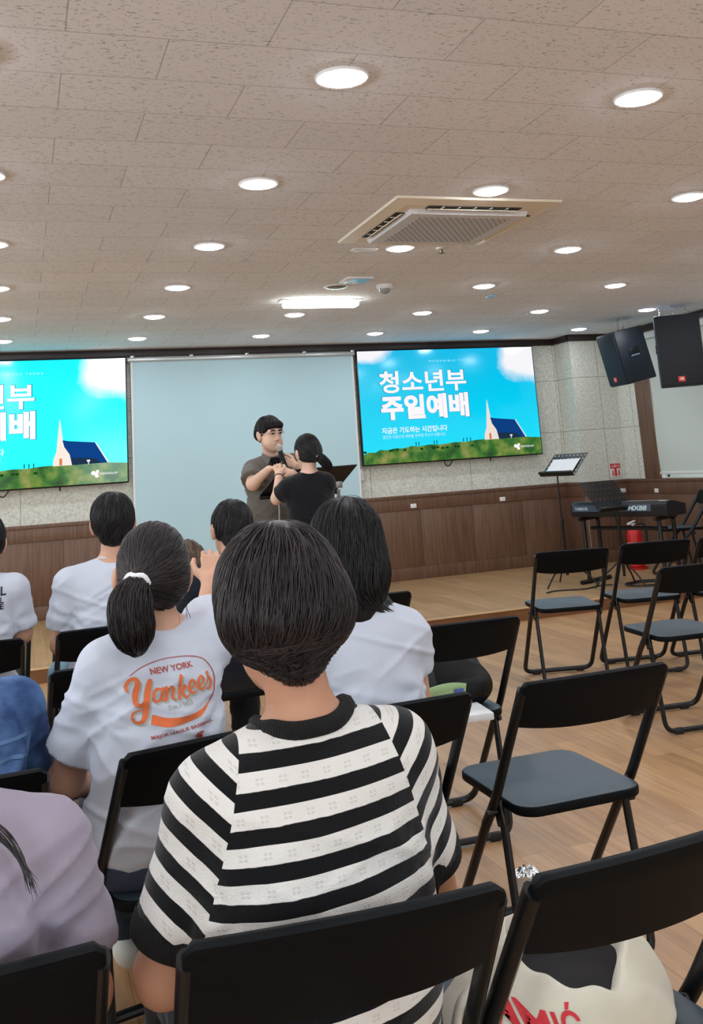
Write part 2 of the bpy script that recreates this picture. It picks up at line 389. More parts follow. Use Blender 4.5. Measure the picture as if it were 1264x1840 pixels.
# roller blind
bl = thing('roller_blind', 'pale grey roller blind pulled down over the window on the right wall', 'blind', (X1-.04, 7.5, 1.03))
k = NT('blind_cloth'); k.b.inputs['Base Color'].default_value = lin((196, 199, 188)); k.b.inputs['Roughness'].default_value = .8
tr = k.n('BsdfTranslucent'); tr.inputs[0].default_value = lin((200, 200, 190)); mx = k.n('MixShader'); mx.inputs[0].default_value = .12
k.l(k.b, 0, mx, 1); k.l(tr, 0, mx, 2); k.l(mx, 0, k.out, 0)
BY0, BY1 = 5.25, 9.12
obj('cloth', MB().grid(lambda u, v: (X1-.03+.006*math.sin(9*u)*math.sin(3*v+1), BY0+(BY1-BY0)*u + .012*math.sin(7*v)*(u > .97), 1.06+1.46*v), 60, 12), k.m, bl)
obj('cassette', MB().b2((X1-.085, BY0-.02, 2.50), (X1-.003, BY1+.02, 2.565), .012), M_white, bl)
obj('bottom_bar', MB().b2((X1-.045, BY0, 1.03), (X1-.015, BY1, 1.062), .006), M_white, bl)

# ------------------------------------------------------------------ ceiling fittings
M_lens = emat('downlight_lens', (238, 244, 255), LAMP)
M_off = mat('unlit_lens', (120, 122, 118), rough=.3)
M_ring = mat('downlight_ring', (244, 244, 244), rough=.8)
def downlight_geo():
    ring = MB().lathe([(.079, .0), (.092, -.0005), (.094, -.004), (.09, -.009), (.08, -.009), (.078, -.004)], n=32)
    lens = MB().lathe([(.079, 0.0)]+[(.079*math.cos(a), -.004-.018*math.sin(a)) for a in np.linspace(0, PI/2*.97, 7)], n=32)
    return ring, lens
GX = lambda c: (-.1141+.9137*c)*1.313
GY = lambda r: (7.0661-.9604*r)*1.313
depthw = ['row nearest the front wall', 'second row from front', 'third row from front', 'fourth row from front', 'fifth row from front', 'sixth row from front', 'seventh row from front', 'eighth row from front']
colw = {-2: 'far-left file', -1: 'file left of left television', 0: 'file over left television', 1: 'file at screen left edge', 2: 'file at screen right half', 3: 'file at right television left edge', 4: 'file at right television right edge', 5: 'file nearest window wall'}
first = None
ring_g, lens_g = downlight_geo()
for r_ in range(8):
    for c_ in range(-2, 6):
        loc = (GX(c_), GY(r_), ZC)
        if (r_, c_) == (2, 2): continue
        lab = f'lit round ceiling downlight, {depthw[r_]}, {colw[c_]}'
        if first is None:
            first = thing('downlight', lab, 'ceiling light', loc, 0, 'lit downlights in the ceiling')
            obj('ring', ring_g, M_ring, first, world=False); obj('lens', lens_g, M_lens, first, world=False)
        else: dup(first, loc, 0, lab)
o = thing('downlight', 'unlit round ceiling fitting with a grey centre beside the bright batten', 'ceiling light', (GX(2)-.02, GY(2), ZC))
rg, lg = downlight_geo(); obj('ring', rg, M_white, o, world=False); obj('lens', lg, M_off, o, world=False)
# batten light
bt = thing('batten_light', 'bright white rectangular batten light hanging under the ceiling tiles', 'ceiling light', (2.28, 7.33, ZC))
obj('base_plate', MB().b2((-.34, -.06, -.012), (.34, .06, 0), .003), M_white, bt, world=False)
obj('diffuser', MB().b2((-.31, -.055, -.06), (.31, .055, -.012), .018), emat('batten_diffuser', (250, 255, 246), TUBE), bt, world=False)
# air conditioner
ac = thing('air_conditioner', 'ivory ceiling cassette air conditioner with square grille', 'air conditioner', (2.27, 4.865, ZC))
M_iv = mat('ivory_plastic', (232, 222, 202), rough=.45); M_gr = mat('pale_grey_plastic', (214, 212, 212), rough=.45)
def ring_quad(o_, i_, z0, z1):
    m = MB(); (ox, oy), (ix, iy) = o_, i_
    vs = [(-ox, -oy, z0), (ox, -oy, z0), (ox, oy, z0), (-ox, oy, z0), (-ix, -iy, z1), (ix, -iy, z1), (ix, iy, z1), (-ix, iy, z1)]
    m.add(vs, [(0, 1, 5, 4), (1, 2, 6, 5), (2, 3, 7, 6), (3, 0, 4, 7)]); return m
pan = MB(); ox, oy = .475, .495
pan.add(*(lambda m: (m.v, m.f))(ring_quad((ox, oy), (ox-.004, oy-.004), 0, -.012)))
pan.add(*(lambda m: (m.v, m.f))(ring_quad((ox-.004, oy-.004), (.40, .42), -.012, -.026)))
pan.add(*(lambda m: (m.v, m.f))(ring_quad((.40, .42), (.345, .345), -.026, -.026)))
obj('panel', pan, M_iv, ac, world=False)
k = NT('grille_plastic'); c = k.coord((1, 1, 1), which='Object'); ck = k.n('TexBrick', offset=.5); ck.inputs['Scale'].default_value = 1; ck.inputs['Brick Width'].default_value = .036; ck.inputs['Row Height'].default_value = .026
ck.inputs['Mortar Size'].default_value = .0075; ck.inputs['Mortar Smooth'].default_value = .1; ck.inputs['Color1'].default_value = lin((92, 90, 92)); ck.inputs['Color2'].default_value = lin((98, 96, 98)); ck.inputs['Mortar'].default_value = lin((205, 202, 204)); k.l(c, 0, ck, 'Vector'); k.l(ck, 'Color', k.b, 'Base Color'); k.b.inputs['Roughness'].default_value = .5
obj('grille_frame', MB().add(*(lambda m: (m.v, m.f))(ring_quad((.345, .345), (.335, .335), -.026, -.05))).add(*(lambda m: (m.v, m.f))(ring_quad((.335, .335), (.27, .27), -.05, -.05))), M_gr, ac, world=False)
obj('grille', MB().b2((-.27, -.27, -.052), (.27, .27, -.046)), k.m, ac, world=False)
M_slot = mat('dark_slot', (28, 28, 30), rough=.6)
for i, (cx, cy, dx, dy) in enumerate(((0, -.39, .54, .055), (0, .39, .54, .055), (-.375, 0, .05, .54), (.375, 0, .05, .54))):
    sl = obj('air_slot', MB().box((cx, cy, -.0275), (dx, dy, .004)), M_slot, ac, world=False)
    vn = MB()
    if dx > dy:
        vn.box((cx, cy+.01, -.034), (dx-.02, .022, .004), rot=Matrix.Rotation(R(25 if cy < 0 else -25), 3, 'X'))
        for q in range(5): vn.box((cx-dx/2+dx*(q+.9)/5.8, cy, -.03), (.008, dy*.9, .006))
    else:
        vn.box((cx+.008, cy, -.034), (.022, dy-.02, .004), rot=Matrix.Rotation(R(25 if cx > 0 else -25), 3, 'Y'))
        for q in range(5): vn.box((cx, cy-dy/2+dy*(q+.9)/5.8, -.03), (dx*.9, .008, .006))
    obj('louvre', vn, M_iv, sl, world=False)
o = thing('ceiling_panel', 'small square bluish panel in the ceiling behind the unlit fitting', 'ceiling panel', (2.30, 6.50, ZC))
obj('frame', MB().b2((-.1, -.1, -.012), (.1, .1, 0), .003), M_white, o, world=False); obj('face', MB().b2((-.05, -.08, -.015), (.085, .08, -.011)), mat('blue_plastic', (150, 190, 222), rough=.3), o, world=False)
o = thing('ceiling_camera', 'small white dome device on the ceiling right of the batten light', 'camera', (2.60, 6.72, ZC))
obj('mount', MB().lathe([(.06, 0), (.062, -.015), (.05, -.03)]), M_white, o, world=False); obj('dome', MB().lathe([(.045, -.028)]+[(.045*math.cos(a), -.03-.04*math.sin(a)) for a in np.linspace(0, 1.5, 6)]), mat('smoked_dome', (150, 152, 152), rough=.15), o, world=False)
o = thing('sprinkler', 'small brass sprinkler head below the air conditioner edge', 'sprinkler', (2.53, 5.50, ZC))
obj('rosette', MB().lathe([(.035, 0), (.035, -.006), (.02, -.012)]), M_white, o, world=False); obj('nozzle', MB().lathe([(.012, -.01), (.009, -.03), (.02, -.033), (.02, -.036)]), mat('dull_brass', (120, 100, 70), rough=.4, metal=1), o, world=False)
o = thing('ceiling_sensor', 'tiny blue square sensor on the ceiling toward the right television', 'sensor', (3.73, 7.2, ZC)); obj('body', MB().b2((-.035, -.035, -.014), (.035, .035, 0), .004), mat('blue_plastic', (150, 190, 222)), o, world=False)
o = thing('ceiling_sensor', 'flat white plate on the ceiling left of the air conditioner', 'sensor', (2.03, 5.55, ZC)); obj('body', MB().b2((-.08, -.035, -.01), (.08, .035, 0), .003), M_white, o, world=False)

# ------------------------------------------------------------------ televisions
def tv(x0, label, bright, sky, group='wall televisions'):
    Wd, Hd = 2.165, 1.228; z0, yf = 1.343, 10.05
    t = thing('television', label, 'television', (x0, yf, z0), 0, group)
    P = lambda u, v, d=0.0: (u*Wd, -d, (1-v)*Hd)     # v from the top
    obj('frame', MB().b2((-.012, .0015, -.014), (Wd+.012, .045, Hd+.012), .004), mat('tv_black', (14, 14, 16), rough=.3), t, world=False)
    obj('wall_mount', MB().b2((.6, .045, .35), (1.55, .1, .85)), M_black, t, world=False)
    obj('cable', MB().tube(catmull([(.95, .03, .0), (.96, .03, -.05), (1.0, .03, -.07), (1.04, .03, -.03), (1.05, .03, 0)], 5), .006, 6).tube([(1.52, .03, 0), (1.52, .03, -.05)], .008, 6), M_black, t, world=False)
    nm = f'tv_sky_{x0:.1f}'; k = NT(nm); c = k.coord((1, 1, 1)); sx = k.n('SeparateXYZ'); k.l(c, 0, sx, 0)
    n = k.n('TexNoise'); n.inputs['Scale'].default_value = 2.6; n.inputs['Detail'].default_value = 6; k.l(c, 0, n, 'Vector')
    def blob(cx, cz, rx, rz):
        mp = k.n('Mapping', vector_type='TEXTURE'); mp.inputs['Location'].default_value = (cx, 0, cz); mp.inputs['Scale'].default_value = (rx, 1, rz); k.l(c, 0, mp, 0)
        ln = k.n('VectorMath', operation='LENGTH'); k.l(mp, 0, ln, 0); s_ = k.n('MapRange'); s_.inputs[1].default_value = 1.0; s_.inputs[2].default_value = 0.25; k.l(ln, 'Value', s_, 0); return s_
    a = blob(2.12, 1.12, .55, .42); b_ = blob(.08, 1.25, .45, .22)
    mx = k.n('Math', operation='MAXIMUM'); k.l(a, 0, mx, 0); k.l(b_, 0, mx, 1)
    ad = k.n('Math', operation='ADD'); k.l(mx, 0, ad, 0); k.l(n, 'Fac', ad, 1)
    cr = k.n('MapRange'); cr.inputs[1].default_value = .78; cr.inputs[2].default_value = 1.15; k.l(ad, 0, cr, 0)
    gr = k.n('ValToRGB'); gr.color_ramp.elements[0].color = lin(sky[0]); gr.color_ramp.elements[1].color = lin(sky[1]); mr = k.n('MapRange'); mr.inputs[1].default_value = .15; mr.inputs[2].default_value = 1.2; k.l(sx, 2, mr, 0); k.l(mr, 0, gr, 0)
    mm = k.n('Mix', data_type='RGBA'); k.l(cr, 0, mm, 0); k.l(gr, 0, mm, 6); mm.inputs[7].default_value = lin((244, 244, 248))
    k.b.inputs['Base Color'].default_value = (0, 0, 0, 1); k.b.inputs['Roughness'].default_value = .13; k.l(mm, 2, k.b, 'Emission Color'); k.b.inputs['Emission Strength'].default_value = bright
    sc = obj('screen', MB().b2((0, -.001, 0), (Wd, .0014, Hd)), k.m, t, world=False)
    def sub(name, polys, m, d, smooth=0):
        g = MB()
        for poly in polys: g.prism(poly, d, d+.0006, lambda u, v, w: P(u, v, w))
        return obj(name, g, m, sc, world=False, smooth=smooth)
    E_ = lambda nm, c, s=1.0: emat(nm+f'_{x0:.1f}', c, s*bright)
    # hill
    kk = NT(f'tv_hill_{x0:.1f}'); c2 = kk.coord((1, 1, 1)); n2 = kk.n('TexNoise'); n2.inputs['Scale'].default_value = 7; n2.inputs['Detail'].default_value = 7; kk.l(c2, 0, n2, 'Vector')
    rr = kk.n('ValToRGB'); els = rr.color_ramp.elements; els[0].position = .3; els[0].color = lin((24, 62, 24)); els[1].position = .72; els[1].color = lin((150, 140, 84))
    e = els.new(.45); e.color = lin((46, 104, 34)); e = els.new(.56); e.color = lin((96, 128, 48)); kk.l(n2, 'Fac', rr, 0)
    kk.b.inputs['Base Color'].default_value = (0, 0, 0, 1); kk.b.inputs['Roughness'].default_value = .13; kk.l(rr, 0, kk.b, 'Emission Color'); kk.b.inputs['Emission Strength'].default_value = bright
    top = [(0, .915), (.03, .895), (.06, .9), (.09, .878), (.13, .885), (.17, .872), (.21, .878), (.26, .86), (.30, .868), (.36, .857), (.42, .863), (.5, .85), (.56, .853), (.62, .842), (.7, .838), (.8, .835), (.9, .838), (1, .852)]
    sub('hill', [[(0, 1), (1, 1)]+top[::-1]], kk.m, .0012)
    rng = random.Random(3)
    sub('bush', [[(x+.008*math.cos(a)*(1+.3*rng.random()), y+.011*math.sin(a)) for a in np.linspace(0, 2*PI, 8)[:-1]] for x, y in [(rng.random()*.6, .885+.01*rng.random()) for _ in range(16)]], E_('tv_bush', (30, 66, 26)), .002)
    sub('pole', [[(x-.002, y), (x+.002, y), (x+.002, y-.035), (x-.002, y-.035)] for x, y in ((.285, .862), (.30, .862), (.385, .858), (.40, .858), (.55, .85), (.57, .85), (.59, .85))], E_('tv_pole', (20, 30, 40)), .002)
    # church
    sub('church_wall', [[(.672, .845), (.675, .79), (.688, .735), (.692, .66), (.703, .475), (.714, .64), (.722, .70), (.745, .76), (.755, .845)]], E_('tv_church', (238, 222, 210)), .0022)
    sub('church_roof', [[(.722, .70), (.714, .645), (.742, .655), (.856, .675), (.912, .84), (.755, .845), (.745, .76)]], E_('tv_roof', (14, 62, 128)), .0026)
    sub('church_side', [[(.752, .785), (.858, .80), (.885, .84), (.757, .845)]], E_('tv_side', (28, 48, 72)), .0030)
    sub('church_edge', [[(.705, .48), (.716, .64), (.712, .70), (.708, .62)], [(.718, .765), (.736, .80), (.737, .84), (.730, .83)], [(.856, .675), (.862, .675), (.918, .838), (.911, .84)], [(.82, .81), (.834, .81), (.834, .823), (.829, .828), (.829, .845), (.825, .845), (.825, .828), (.82, .823)]], E_('tv_edge', (225, 225, 225)), .0034)
    sub('church_door', [[(.700, .842), (.700, .795), (.706, .782), (.712, .795), (.712, .842)]], E_('tv_door', (206, 116, 78)), .0030)
    # lettering
    def words(name, body, u0, u1, v0, v1, m, d, off, shear=0):
        a, f = text_geo(body, off, shear)
        if len(a) == 0: return
        v = [P(u0+(u1-u0)*p[0], v1+(v0-v1)*p[1], d) for p in a]
        obj(name, MB().add(v, f), m, sc, world=False, smooth=0)
    wh = E_('tv_white', (250, 246, 250)); ol = E_('tv_outline', (40, 150, 190))
    for nm_, m_, d_, ex, g_ in (('title_outline', ol, .0030, .020, .005), ('title', wh, .0036, .012, 0.0)):
        words(nm_, '청소년부', .108-g_, .595+g_, .185-g_, .385+g_, m_, d_, ex+.012)
        words(nm_, '주일예배', .108-g_, .598+g_, .402-g_, .625+g_, m_, d_, ex+.034)
    words('caption', '지금은 기도하는 시간입니다', .105, .465, .688, .742, wh, .0036, .018)
    words('caption', '경건한 마음으로 예배를 준비해 주시기 바랍니다', .107, .452, .755, .787, E_('tv_pale', (190, 235, 248)), .0036, .006)
    words('caption', 'M O O N B I B L E   T E E N S', .392, .632, .098, .114, E_('tv_pale', (190, 235, 248)), .0036, .0)
    words('caption', '더사랑의교회', .875, .914, .917, .935, wh, .0036, .012); words('caption', '청소년부', .920, .955, .917, .935, wh, .0036, .012); sub('divider', [[(.9165, .914), (.9175, .914), (.9175, .938), (.9165, .938)]], wh, .0036)
    sub('emblem', [[(.848+.011*math.cos(a), .918+.016*math.sin(a)) for a in np.linspace(0, 2*PI, 12)[:-1]], [(.866+.007*math.cos(a), .908+.014*math.sin(a)) for a in np.linspace(0, 2*PI, 12)[:-1]], [(.863+.009*math.cos(a), .942+.013*math.sin(a)) for a in np.linspace(0, 2*PI, 12)[:-1]], [(.848, .925), (.868, .918), (.866, .945), (.858, .945)]], wh, .0036)
    return t
tv(-1.155, 'left wall television with bright cyan sky and church, cut by the photo edge', .98, ((0, 250, 255), (0, 232, 250)))
tv(3.505, 'right wall television showing Korean title and small church, right of the blank screen', .84, ((0, 218, 250), (0, 186, 232)))

# ------------------------------------------------------------------ projection screen
ps = thing('projection_screen', 'blank pale blue pull-down projection screen between the two televisions', 'projection screen', (2.26, 10.08, .55))
obj('fabric', MB().grid(lambda u, v: (1.085+2.36*u, 10.085-.004*math.sin(PI*u), .57+1.96*v), 24, 4), mat('screen_fabric', (188, 219, 227), rough=.75), ps)
obj('side_border', MB().b2((1.065, 10.08, .57), (1.085, 10.09, 2.53)), M_white, ps); obj('side_border', MB().b2((3.445, 10.08, .57), (3.465, 10.09, 2.53)), M_white, ps)
obj('housing', MB().b2((1.03, 10.04, 2.53), (3.48, 10.13, 2.575), .012), mat('satin_silver', (196, 198, 198), rough=.35, metal=.6), ps)
obj('bottom_bar', MB().b2((1.065, 10.06, .535), (3.465, 10.1, .575), .01), M_white, ps)
for x in (1.08, 1.68, 2.27, 2.9, 3.45): obj('bracket', MB().b2((x-.02, 10.03, 2.565), (x+.02, 10.13, 2.592), .004), M_metal, ps)
o = tag(obj('wall_switch', MB().b2((3.475, 10.12, 1.18), (3.515, 10.15, 1.30), .006), M_white), 'small white switch on the wall between screen and right television', 'switch')
for i, (p, d, lab) in enumerate((((4.067, 10.13, .872), 'x', 'white socket in the brown panelling below the right television, nearest the screen'), ((5.152, 10.13, .865), 'x', 'white socket in the brown panelling left of the music stands'),
        ((6.50, 9.768, .866), 'x', 'left one of two white sockets above the keyboard'), ((6.58, 9.25, .86), 'y', 'right one of two white sockets above the keyboard'), ((6.58, 8.2, .86), 'y', 'white socket under the blind, behind the far-right chair'))):
    s_ = MB().box(p, (.07, .012, .045) if d == 'x' else (.012, .07, .045), bevel=.004)
    tag(obj('wall_socket', s_, M_white), lab, 'socket', 'white sockets in the panelling')
# fire extinguisher sign
sg = thing('wall_sign', 'red and white fire extinguisher sign on the corner pillar', 'sign', (6.44, 9.785, 1.02))
obj('plate', MB().b2((6.375, 9.78, 1.02), (6.505, 9.788, 1.17), .002), M_white, sg)
M_red = mat('sign_red', (206, 48, 42), rough=.5)
obj('red_band', MB().b2((6.375, 9.778, 1.115), (6.505, 9.781, 1.17)).b2((6.425, 9.778, 1.03), (6.455, 9.781, 1.115)), M_red, sg)
a, f = text_geo('소화기', .01); obj('lettering', MB().add([(6.39+.1*p[0], 9.777, 1.125+.034*p[1]) for p in a], f), M_white, sg, smooth=0)
obj('arrow', MB().add([(6.395, 9.777, 1.10), (6.41, 9.777, 1.10), (6.41, 9.777, 1.06), (6.418, 9.777, 1.06), (6.402, 9.777, 1.03), (6.387, 9.777, 1.06), (6.395, 9.777, 1.06)], [tuple(range(7))]).add([(6.475, 9.777, 1.10), (6.49, 9.777, 1.10), (6.49, 9.777, 1.06), (6.498, 9.777, 1.06), (6.482, 9.777, 1.03), (6.467, 9.777, 1.06), (6.475, 9.777, 1.06)], [tuple(range(7))]), M_red, sg, smooth=0)
# ------------------------------------------------------------------ folding chairs
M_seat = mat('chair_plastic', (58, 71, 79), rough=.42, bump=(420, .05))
M_tube = mat('chair_tube', (15, 16, 17), rough=.36)
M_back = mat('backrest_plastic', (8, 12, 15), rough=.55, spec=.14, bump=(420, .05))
M_rub = mat('rubber', (26, 26, 27), rough=.6)
def chair(label):
    t = thing('folding_chair', label, 'chair', (0, 0, 0), 0)
    hw = .2125
    # seat: rounded slab with a rolled edge
    def slab():
        bm = bmesh.new(); pts = []
        x, y0, y1, r = .19, -.185, .235, .06
        for cx, cy, a0 in ((x-r, y1-r, 0), (-x+r, y1-r, 90), (-x+r, y0+r, 180), (x-r, y0+r, 270)):
            for k_ in range(7): a = R(a0+15*k_); pts.append((cx+r*math.cos(a), cy+r*math.sin(a)))
        f = bm.faces.new([bm.verts.new((p[0], p[1], .425)) for p in pts])
        ex = bmesh.ops.extrude_face_region(bm, geom=[f]); vs = [v for v in ex['geom'] if isinstance(v, bmesh.types.BMVert)]
        bmesh.ops.translate(bm, verts=vs, vec=(0, 0, .026)); bm.normal_update()
        top = [g for g in ex['geom'] if isinstance(g, bmesh.types.BMFace)][0]
        bmesh.ops.bevel(bm, geom=[e for e in bm.edges if abs(e.verts[0].co.z-e.verts[1].co.z) < 1e-5], offset=.007, segments=3, profile=.5, affect='EDGES')
        top = max(bm.faces, key=lambda q: (round(q.calc_center_median().z, 4), q.calc_area()))
        bmesh.ops.inset_region(bm, faces=[top], thickness=.012); top = max(bm.faces, key=lambda q: q.calc_area() if q.calc_center_median().z > .44 else 0)
        bmesh.ops.translate(bm, verts=top.verts, vec=(0, 0, -.003))
        bmesh.ops.recalc_face_normals(bm, faces=bm.faces); me = bpy.data.meshes.new('seat'); bm.to_mesh(me); bm.free()
        me.polygons.foreach_set('use_smooth', [True]*len(me.polygons)); me.set_sharp_from_angle(angle=R(40)); return me
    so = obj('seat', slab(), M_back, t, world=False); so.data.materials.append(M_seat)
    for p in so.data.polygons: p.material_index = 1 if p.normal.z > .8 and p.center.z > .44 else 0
    # backrest: curved panel, rolled top edge
    def back(u, v):
        # u across, v around the profile
        x = (u-.5)*2*.2165
        arcx = (u-.5)*2
        prof = [(-.006, -.118), (-.012, -.06), (-.017, -.018), (-.013, -.004), (.0, .0), (.015, -.003), (.020, -.014), (.015, -.06), (.010, -.118), (-.006, -.118)]
        i = v*(len(prof)-1); a = int(min(i, len(prof)-2)); fr = i-a
        py = prof[a][0]*(1-fr)+prof[a+1][0]*fr; pz = prof[a][1]*(1-fr)+prof[a+1][1]*fr
        lowest = pz/-.118
        yb = -.300 - pz*.57 - .020*(1-arcx**2)           # leans forward going down, bows to the rear
        zb = .785 + pz + .004*(1-arcx**2)*(1-lowest) - .016*lowest*(1-abs(arcx)**2.5)
        e = max(0, abs(arcx)-.93)/.07
        zb -= .010*e*e*(1-lowest)
        return (x, yb+py*(1-.45*e*e), zb)
    g = MB().grid(back, 33, 28)
    g.f += [tuple(i*1 for i in range(0))] if False else []
    ends = [[j*33 for j in range(28)], [j*33+32 for j in range(28)]]
    g.f += [tuple(ends[0]), tuple(ends[1][::-1])]
    obj('backrest', g, M_back, t, world=False, smooth=50)
    for s_ in (-1, 1):
        pts = fillet([(s_*hw, -.288, .762), (s_*hw, -.070, .440), (s_*hw, .0, .365)], .05, 4)
        obj('back_post', MB().tube(pts, .0165, 12, squash=.68), M_tube, t, world=False)
        obj('hinge_bracket', MB().box((s_*(hw-.013), -.068, .412), (.012, .045, .062), rot=Matrix.Rotation(R(-20), 3, 'X'), bevel=.004).lathe([(.007, -.03), (.007, .0)], c=(s_*(hw-.005), -.068, .418), n=10, rot=Matrix.Rotation(R(90), 3, 'Y')), M_tube, t, world=False)
    fl = fillet([(-hw, -.012, .378), (-hw, .270, .018), (hw, .270, .018), (hw, -.012, .378)], .055, 6)
    obj('front_leg_frame', MB().tube(fl, .0132, 10), M_tube, t, world=False)
    rx = .190
    rl = fillet([(-rx, -.062, .424), (-rx, -.125, .016), (rx, -.125, .016), (rx, -.062, .424)], .05, 6)
    obj('rear_leg_frame', MB().tube(rl, .0115, 10), M_tube, t, world=False)
    for s_ in (-1, 1):
        obj('rubber_foot', MB().box((s_*.14, .270, .0145), (.05, .028, .029), bevel=.008), M_rub, t, world=False)
        obj('rubber_foot', MB().box((s_*.125, -.125, .0145), (.045, .026, .029), bevel=.008), M_rub, t, world=False)
    return t
# (x of back centre, y of back top, rotation deg, floor z, label)
CH = [
 (-.115, 1.40, 1, 'black folding chair holding the person in lavender, cut by the lower left corner'),
 (.405, 1.335, -3, 'black folding chair right behind the striped sweater, nearest of all'),
 (.878, 1.335, 5, 'black folding chair at lower right with the canvas tote bag on its seat'),
 (-.165, 2.25, 2, 'black folding chair just behind the blue denim jacket'),
 (.418, 2.31, 13, 'black folding chair holding the girl with orange lettering on her shirt'),
 (.84, 2.34, 2, 'black folding chair holding the bob-haired person in white'),
 (1.415, 2.345, 0, 'empty black folding chair right of the striped sweater, its whole seat showing'),
 (-.215, 3.27, 2, 'black folding chair directly in front of the denim jacket'),
 (.305, 3.36, 2, 'black folding chair peeking out left of the girl in the printed white shirt'),
 (1.48, 3.30, -2, 'black folding chair carrying a black backpack and an open green book'),
 (-.205, 4.15, 1, 'black folding chair behind the person with lettering at the left edge'),
 (.355, 4.20, 2, 'black folding chair holding the boy in the plain white shirt'),
 (.87, 4.15, 2, 'black folding chair holding the boy in the navy shirt'),
 (1.44, 4.23, 2, 'black folding chair with a dark padded bag, right of the bob-haired person'),
 (3.065, 4.03, -6, 'empty black folding chair at the right edge, seat half hidden by its post'),
 (-.175, 4.78, 2, 'black folding chair in front of the person with lettering at left edge'),
 (.375, 5.02, 2, 'black folding chair in front of the boy in the plain white shirt'),
 (3.04, 5.155, -14, 'empty black folding chair nearest the stage, left of the right-hand pair'),
 (3.605, 5.14, -11, 'empty black folding chair in the far row below the fire extinguisher'),
 (4.09, 5.05, -9, 'black folding chair cut by the right edge in the far row'),
]
c0 = None
for x, y, rd, lab in CH:
    a = R(rd)
    loc = (x - .30*math.sin(a), y + .30*math.cos(a), 0)
    if c0 is None: c0 = chair(lab); c0.location = loc; c0.rotation_euler = (0, 0, a)
    else: dup(c0, loc, a, lab)
dup(c0, (6.12, 8.30, .1), R(66), 'black folding chair behind the keyboard by the window wall')

# ------------------------------------------------------------------ hanging loudspeakers
M_spk = mat('speaker_cabinet', (30, 36, 46), rough=.45, bump=(300, .15)); M_gril = mat('speaker_grille', (22, 27, 36), rough=.55, bump=(700, .3))
def loudspeaker(label, loc, nf, tilt, w, d, h, hang):
    t = thing('loudspeaker', label, 'loudspeaker', loc)
    f = Vector((nf[0], nf[1], 0)).normalized(); rx = Vector((0, 0, 1)).cross(f)           # local x (viewer's right when facing it), y = front
    rot = Matrix((rx, f, Vector((0, 0, 1)))).transposed() @ Matrix.Rotation(R(-tilt), 3, 'X')
    Q = lambda p: rot @ Vector(p)
    # trapezoid cabinet: front wide, back narrower
    pl = [(-w/2, d/2), (w/2, d/2), (w*.40, -d/2), (-w*.40, -d/2)]
    bm = bmesh.new(); fc = bm.faces.new([bm.verts.new((p[0], p[1], -h/2)) for p in pl]); ex = bmesh.ops.extrude_face_region(bm, geom=[fc])
    bmesh.ops.translate(bm, verts=[v for v in ex['geom'] if isinstance(v, bmesh.types.BMVert)], vec=(0, 0, h)); bmesh.ops.bevel(bm, geom=list(bm.edges), offset=.012, segments=2, profile=.5, affect='EDGES'); bm.verts.index_update()
    g = MB().add([Q(v.co) for v in bm.verts], [tuple(v.index for v in q.verts) for q in bm.faces]); bm.free()
    obj('cabinet', g, M_spk, t, world=False)
    obj('grille', MB().box(Q((0, d/2+.004, 0)), (w-.03, .018, h-.03), rot=rot, bevel=.006), M_gril, t, world=False)
    bd = obj('badge', MB().box(Q((-.02, d/2+.015, -h/2+.07)), (.062, .005, .05), rot=rot, bevel=.002), mat('badge_red', (226, 62, 52), rough=.4), t, world=False)
    a, fa = text_geo('JBL', .03); obj('lettering', MB().add([Q((.002-.044*p[0], d/2+.0195, -h/2+.056+.028*p[1])) for p in a], fa), M_white, bd, world=False, smooth=0)
    for s_ in (-1, 1):
        obj('side_handle', MB().box(Q((s_*w*.445, 0, .03)), (.02, .13, .085), rot=rot @ Matrix.Rotation(R(s_*-9), 3, 'Z'), bevel=.008), mat('handle_black', (10, 11, 13), rough=.5), t, world=False)
        hb = obj('handle_grip', MB().box(Q((s_*w*.455, 0, -.005)), (.018, .11, .016), rot=rot @ Matrix.Rotation(R(s_*-9), 3, 'Z'), bevel=.005), mat('steel_blue', (120, 140, 160), rough=.4), t, world=False)
    top = loc[2]
    for i, px_ in enumerate(hang):
        b = Q((px_, -.02, h/2)); ch = MB()
        zt = ZC-top; z = b.z; n = 0
        while z < zt-.005:
            cz = min(z+.016, zt-.012); vert = n % 2 == 0
            ch.tube([(b.x+(.008*math.cos(q) if vert else 0), b.y+(0 if vert else .008*math.cos(q)), cz+.015*math.sin(q)) for q in np.linspace(0, 2*PI, 11)[:-1]], .0032, 6, closed=True); z += .023; n += 1
        obj('chain', ch, M_metal, t, world=False)
        obj('eye_bolt', MB().tube([(b.x+.013*math.cos(q), b.y, b.z+.008+.013*math.sin(q)) for q in np.linspace(0, 2*PI, 13)[:-1]], .004, 6, closed=True), M_metal, t, world=False)
    return t
loudspeaker('black hanging loudspeaker turned sideways with its handle showing, left of the pair', (5.97, 8.62, 2.27), (-.99, .12), 11, .40, .35, .55, (-.06, .06))
loudspeaker('black hanging loudspeaker facing forward, cut by the right edge', (6.02, 7.86, 2.22), (-.48, -.87), 2, .42, .38, .68, (-.12, 0, .12))

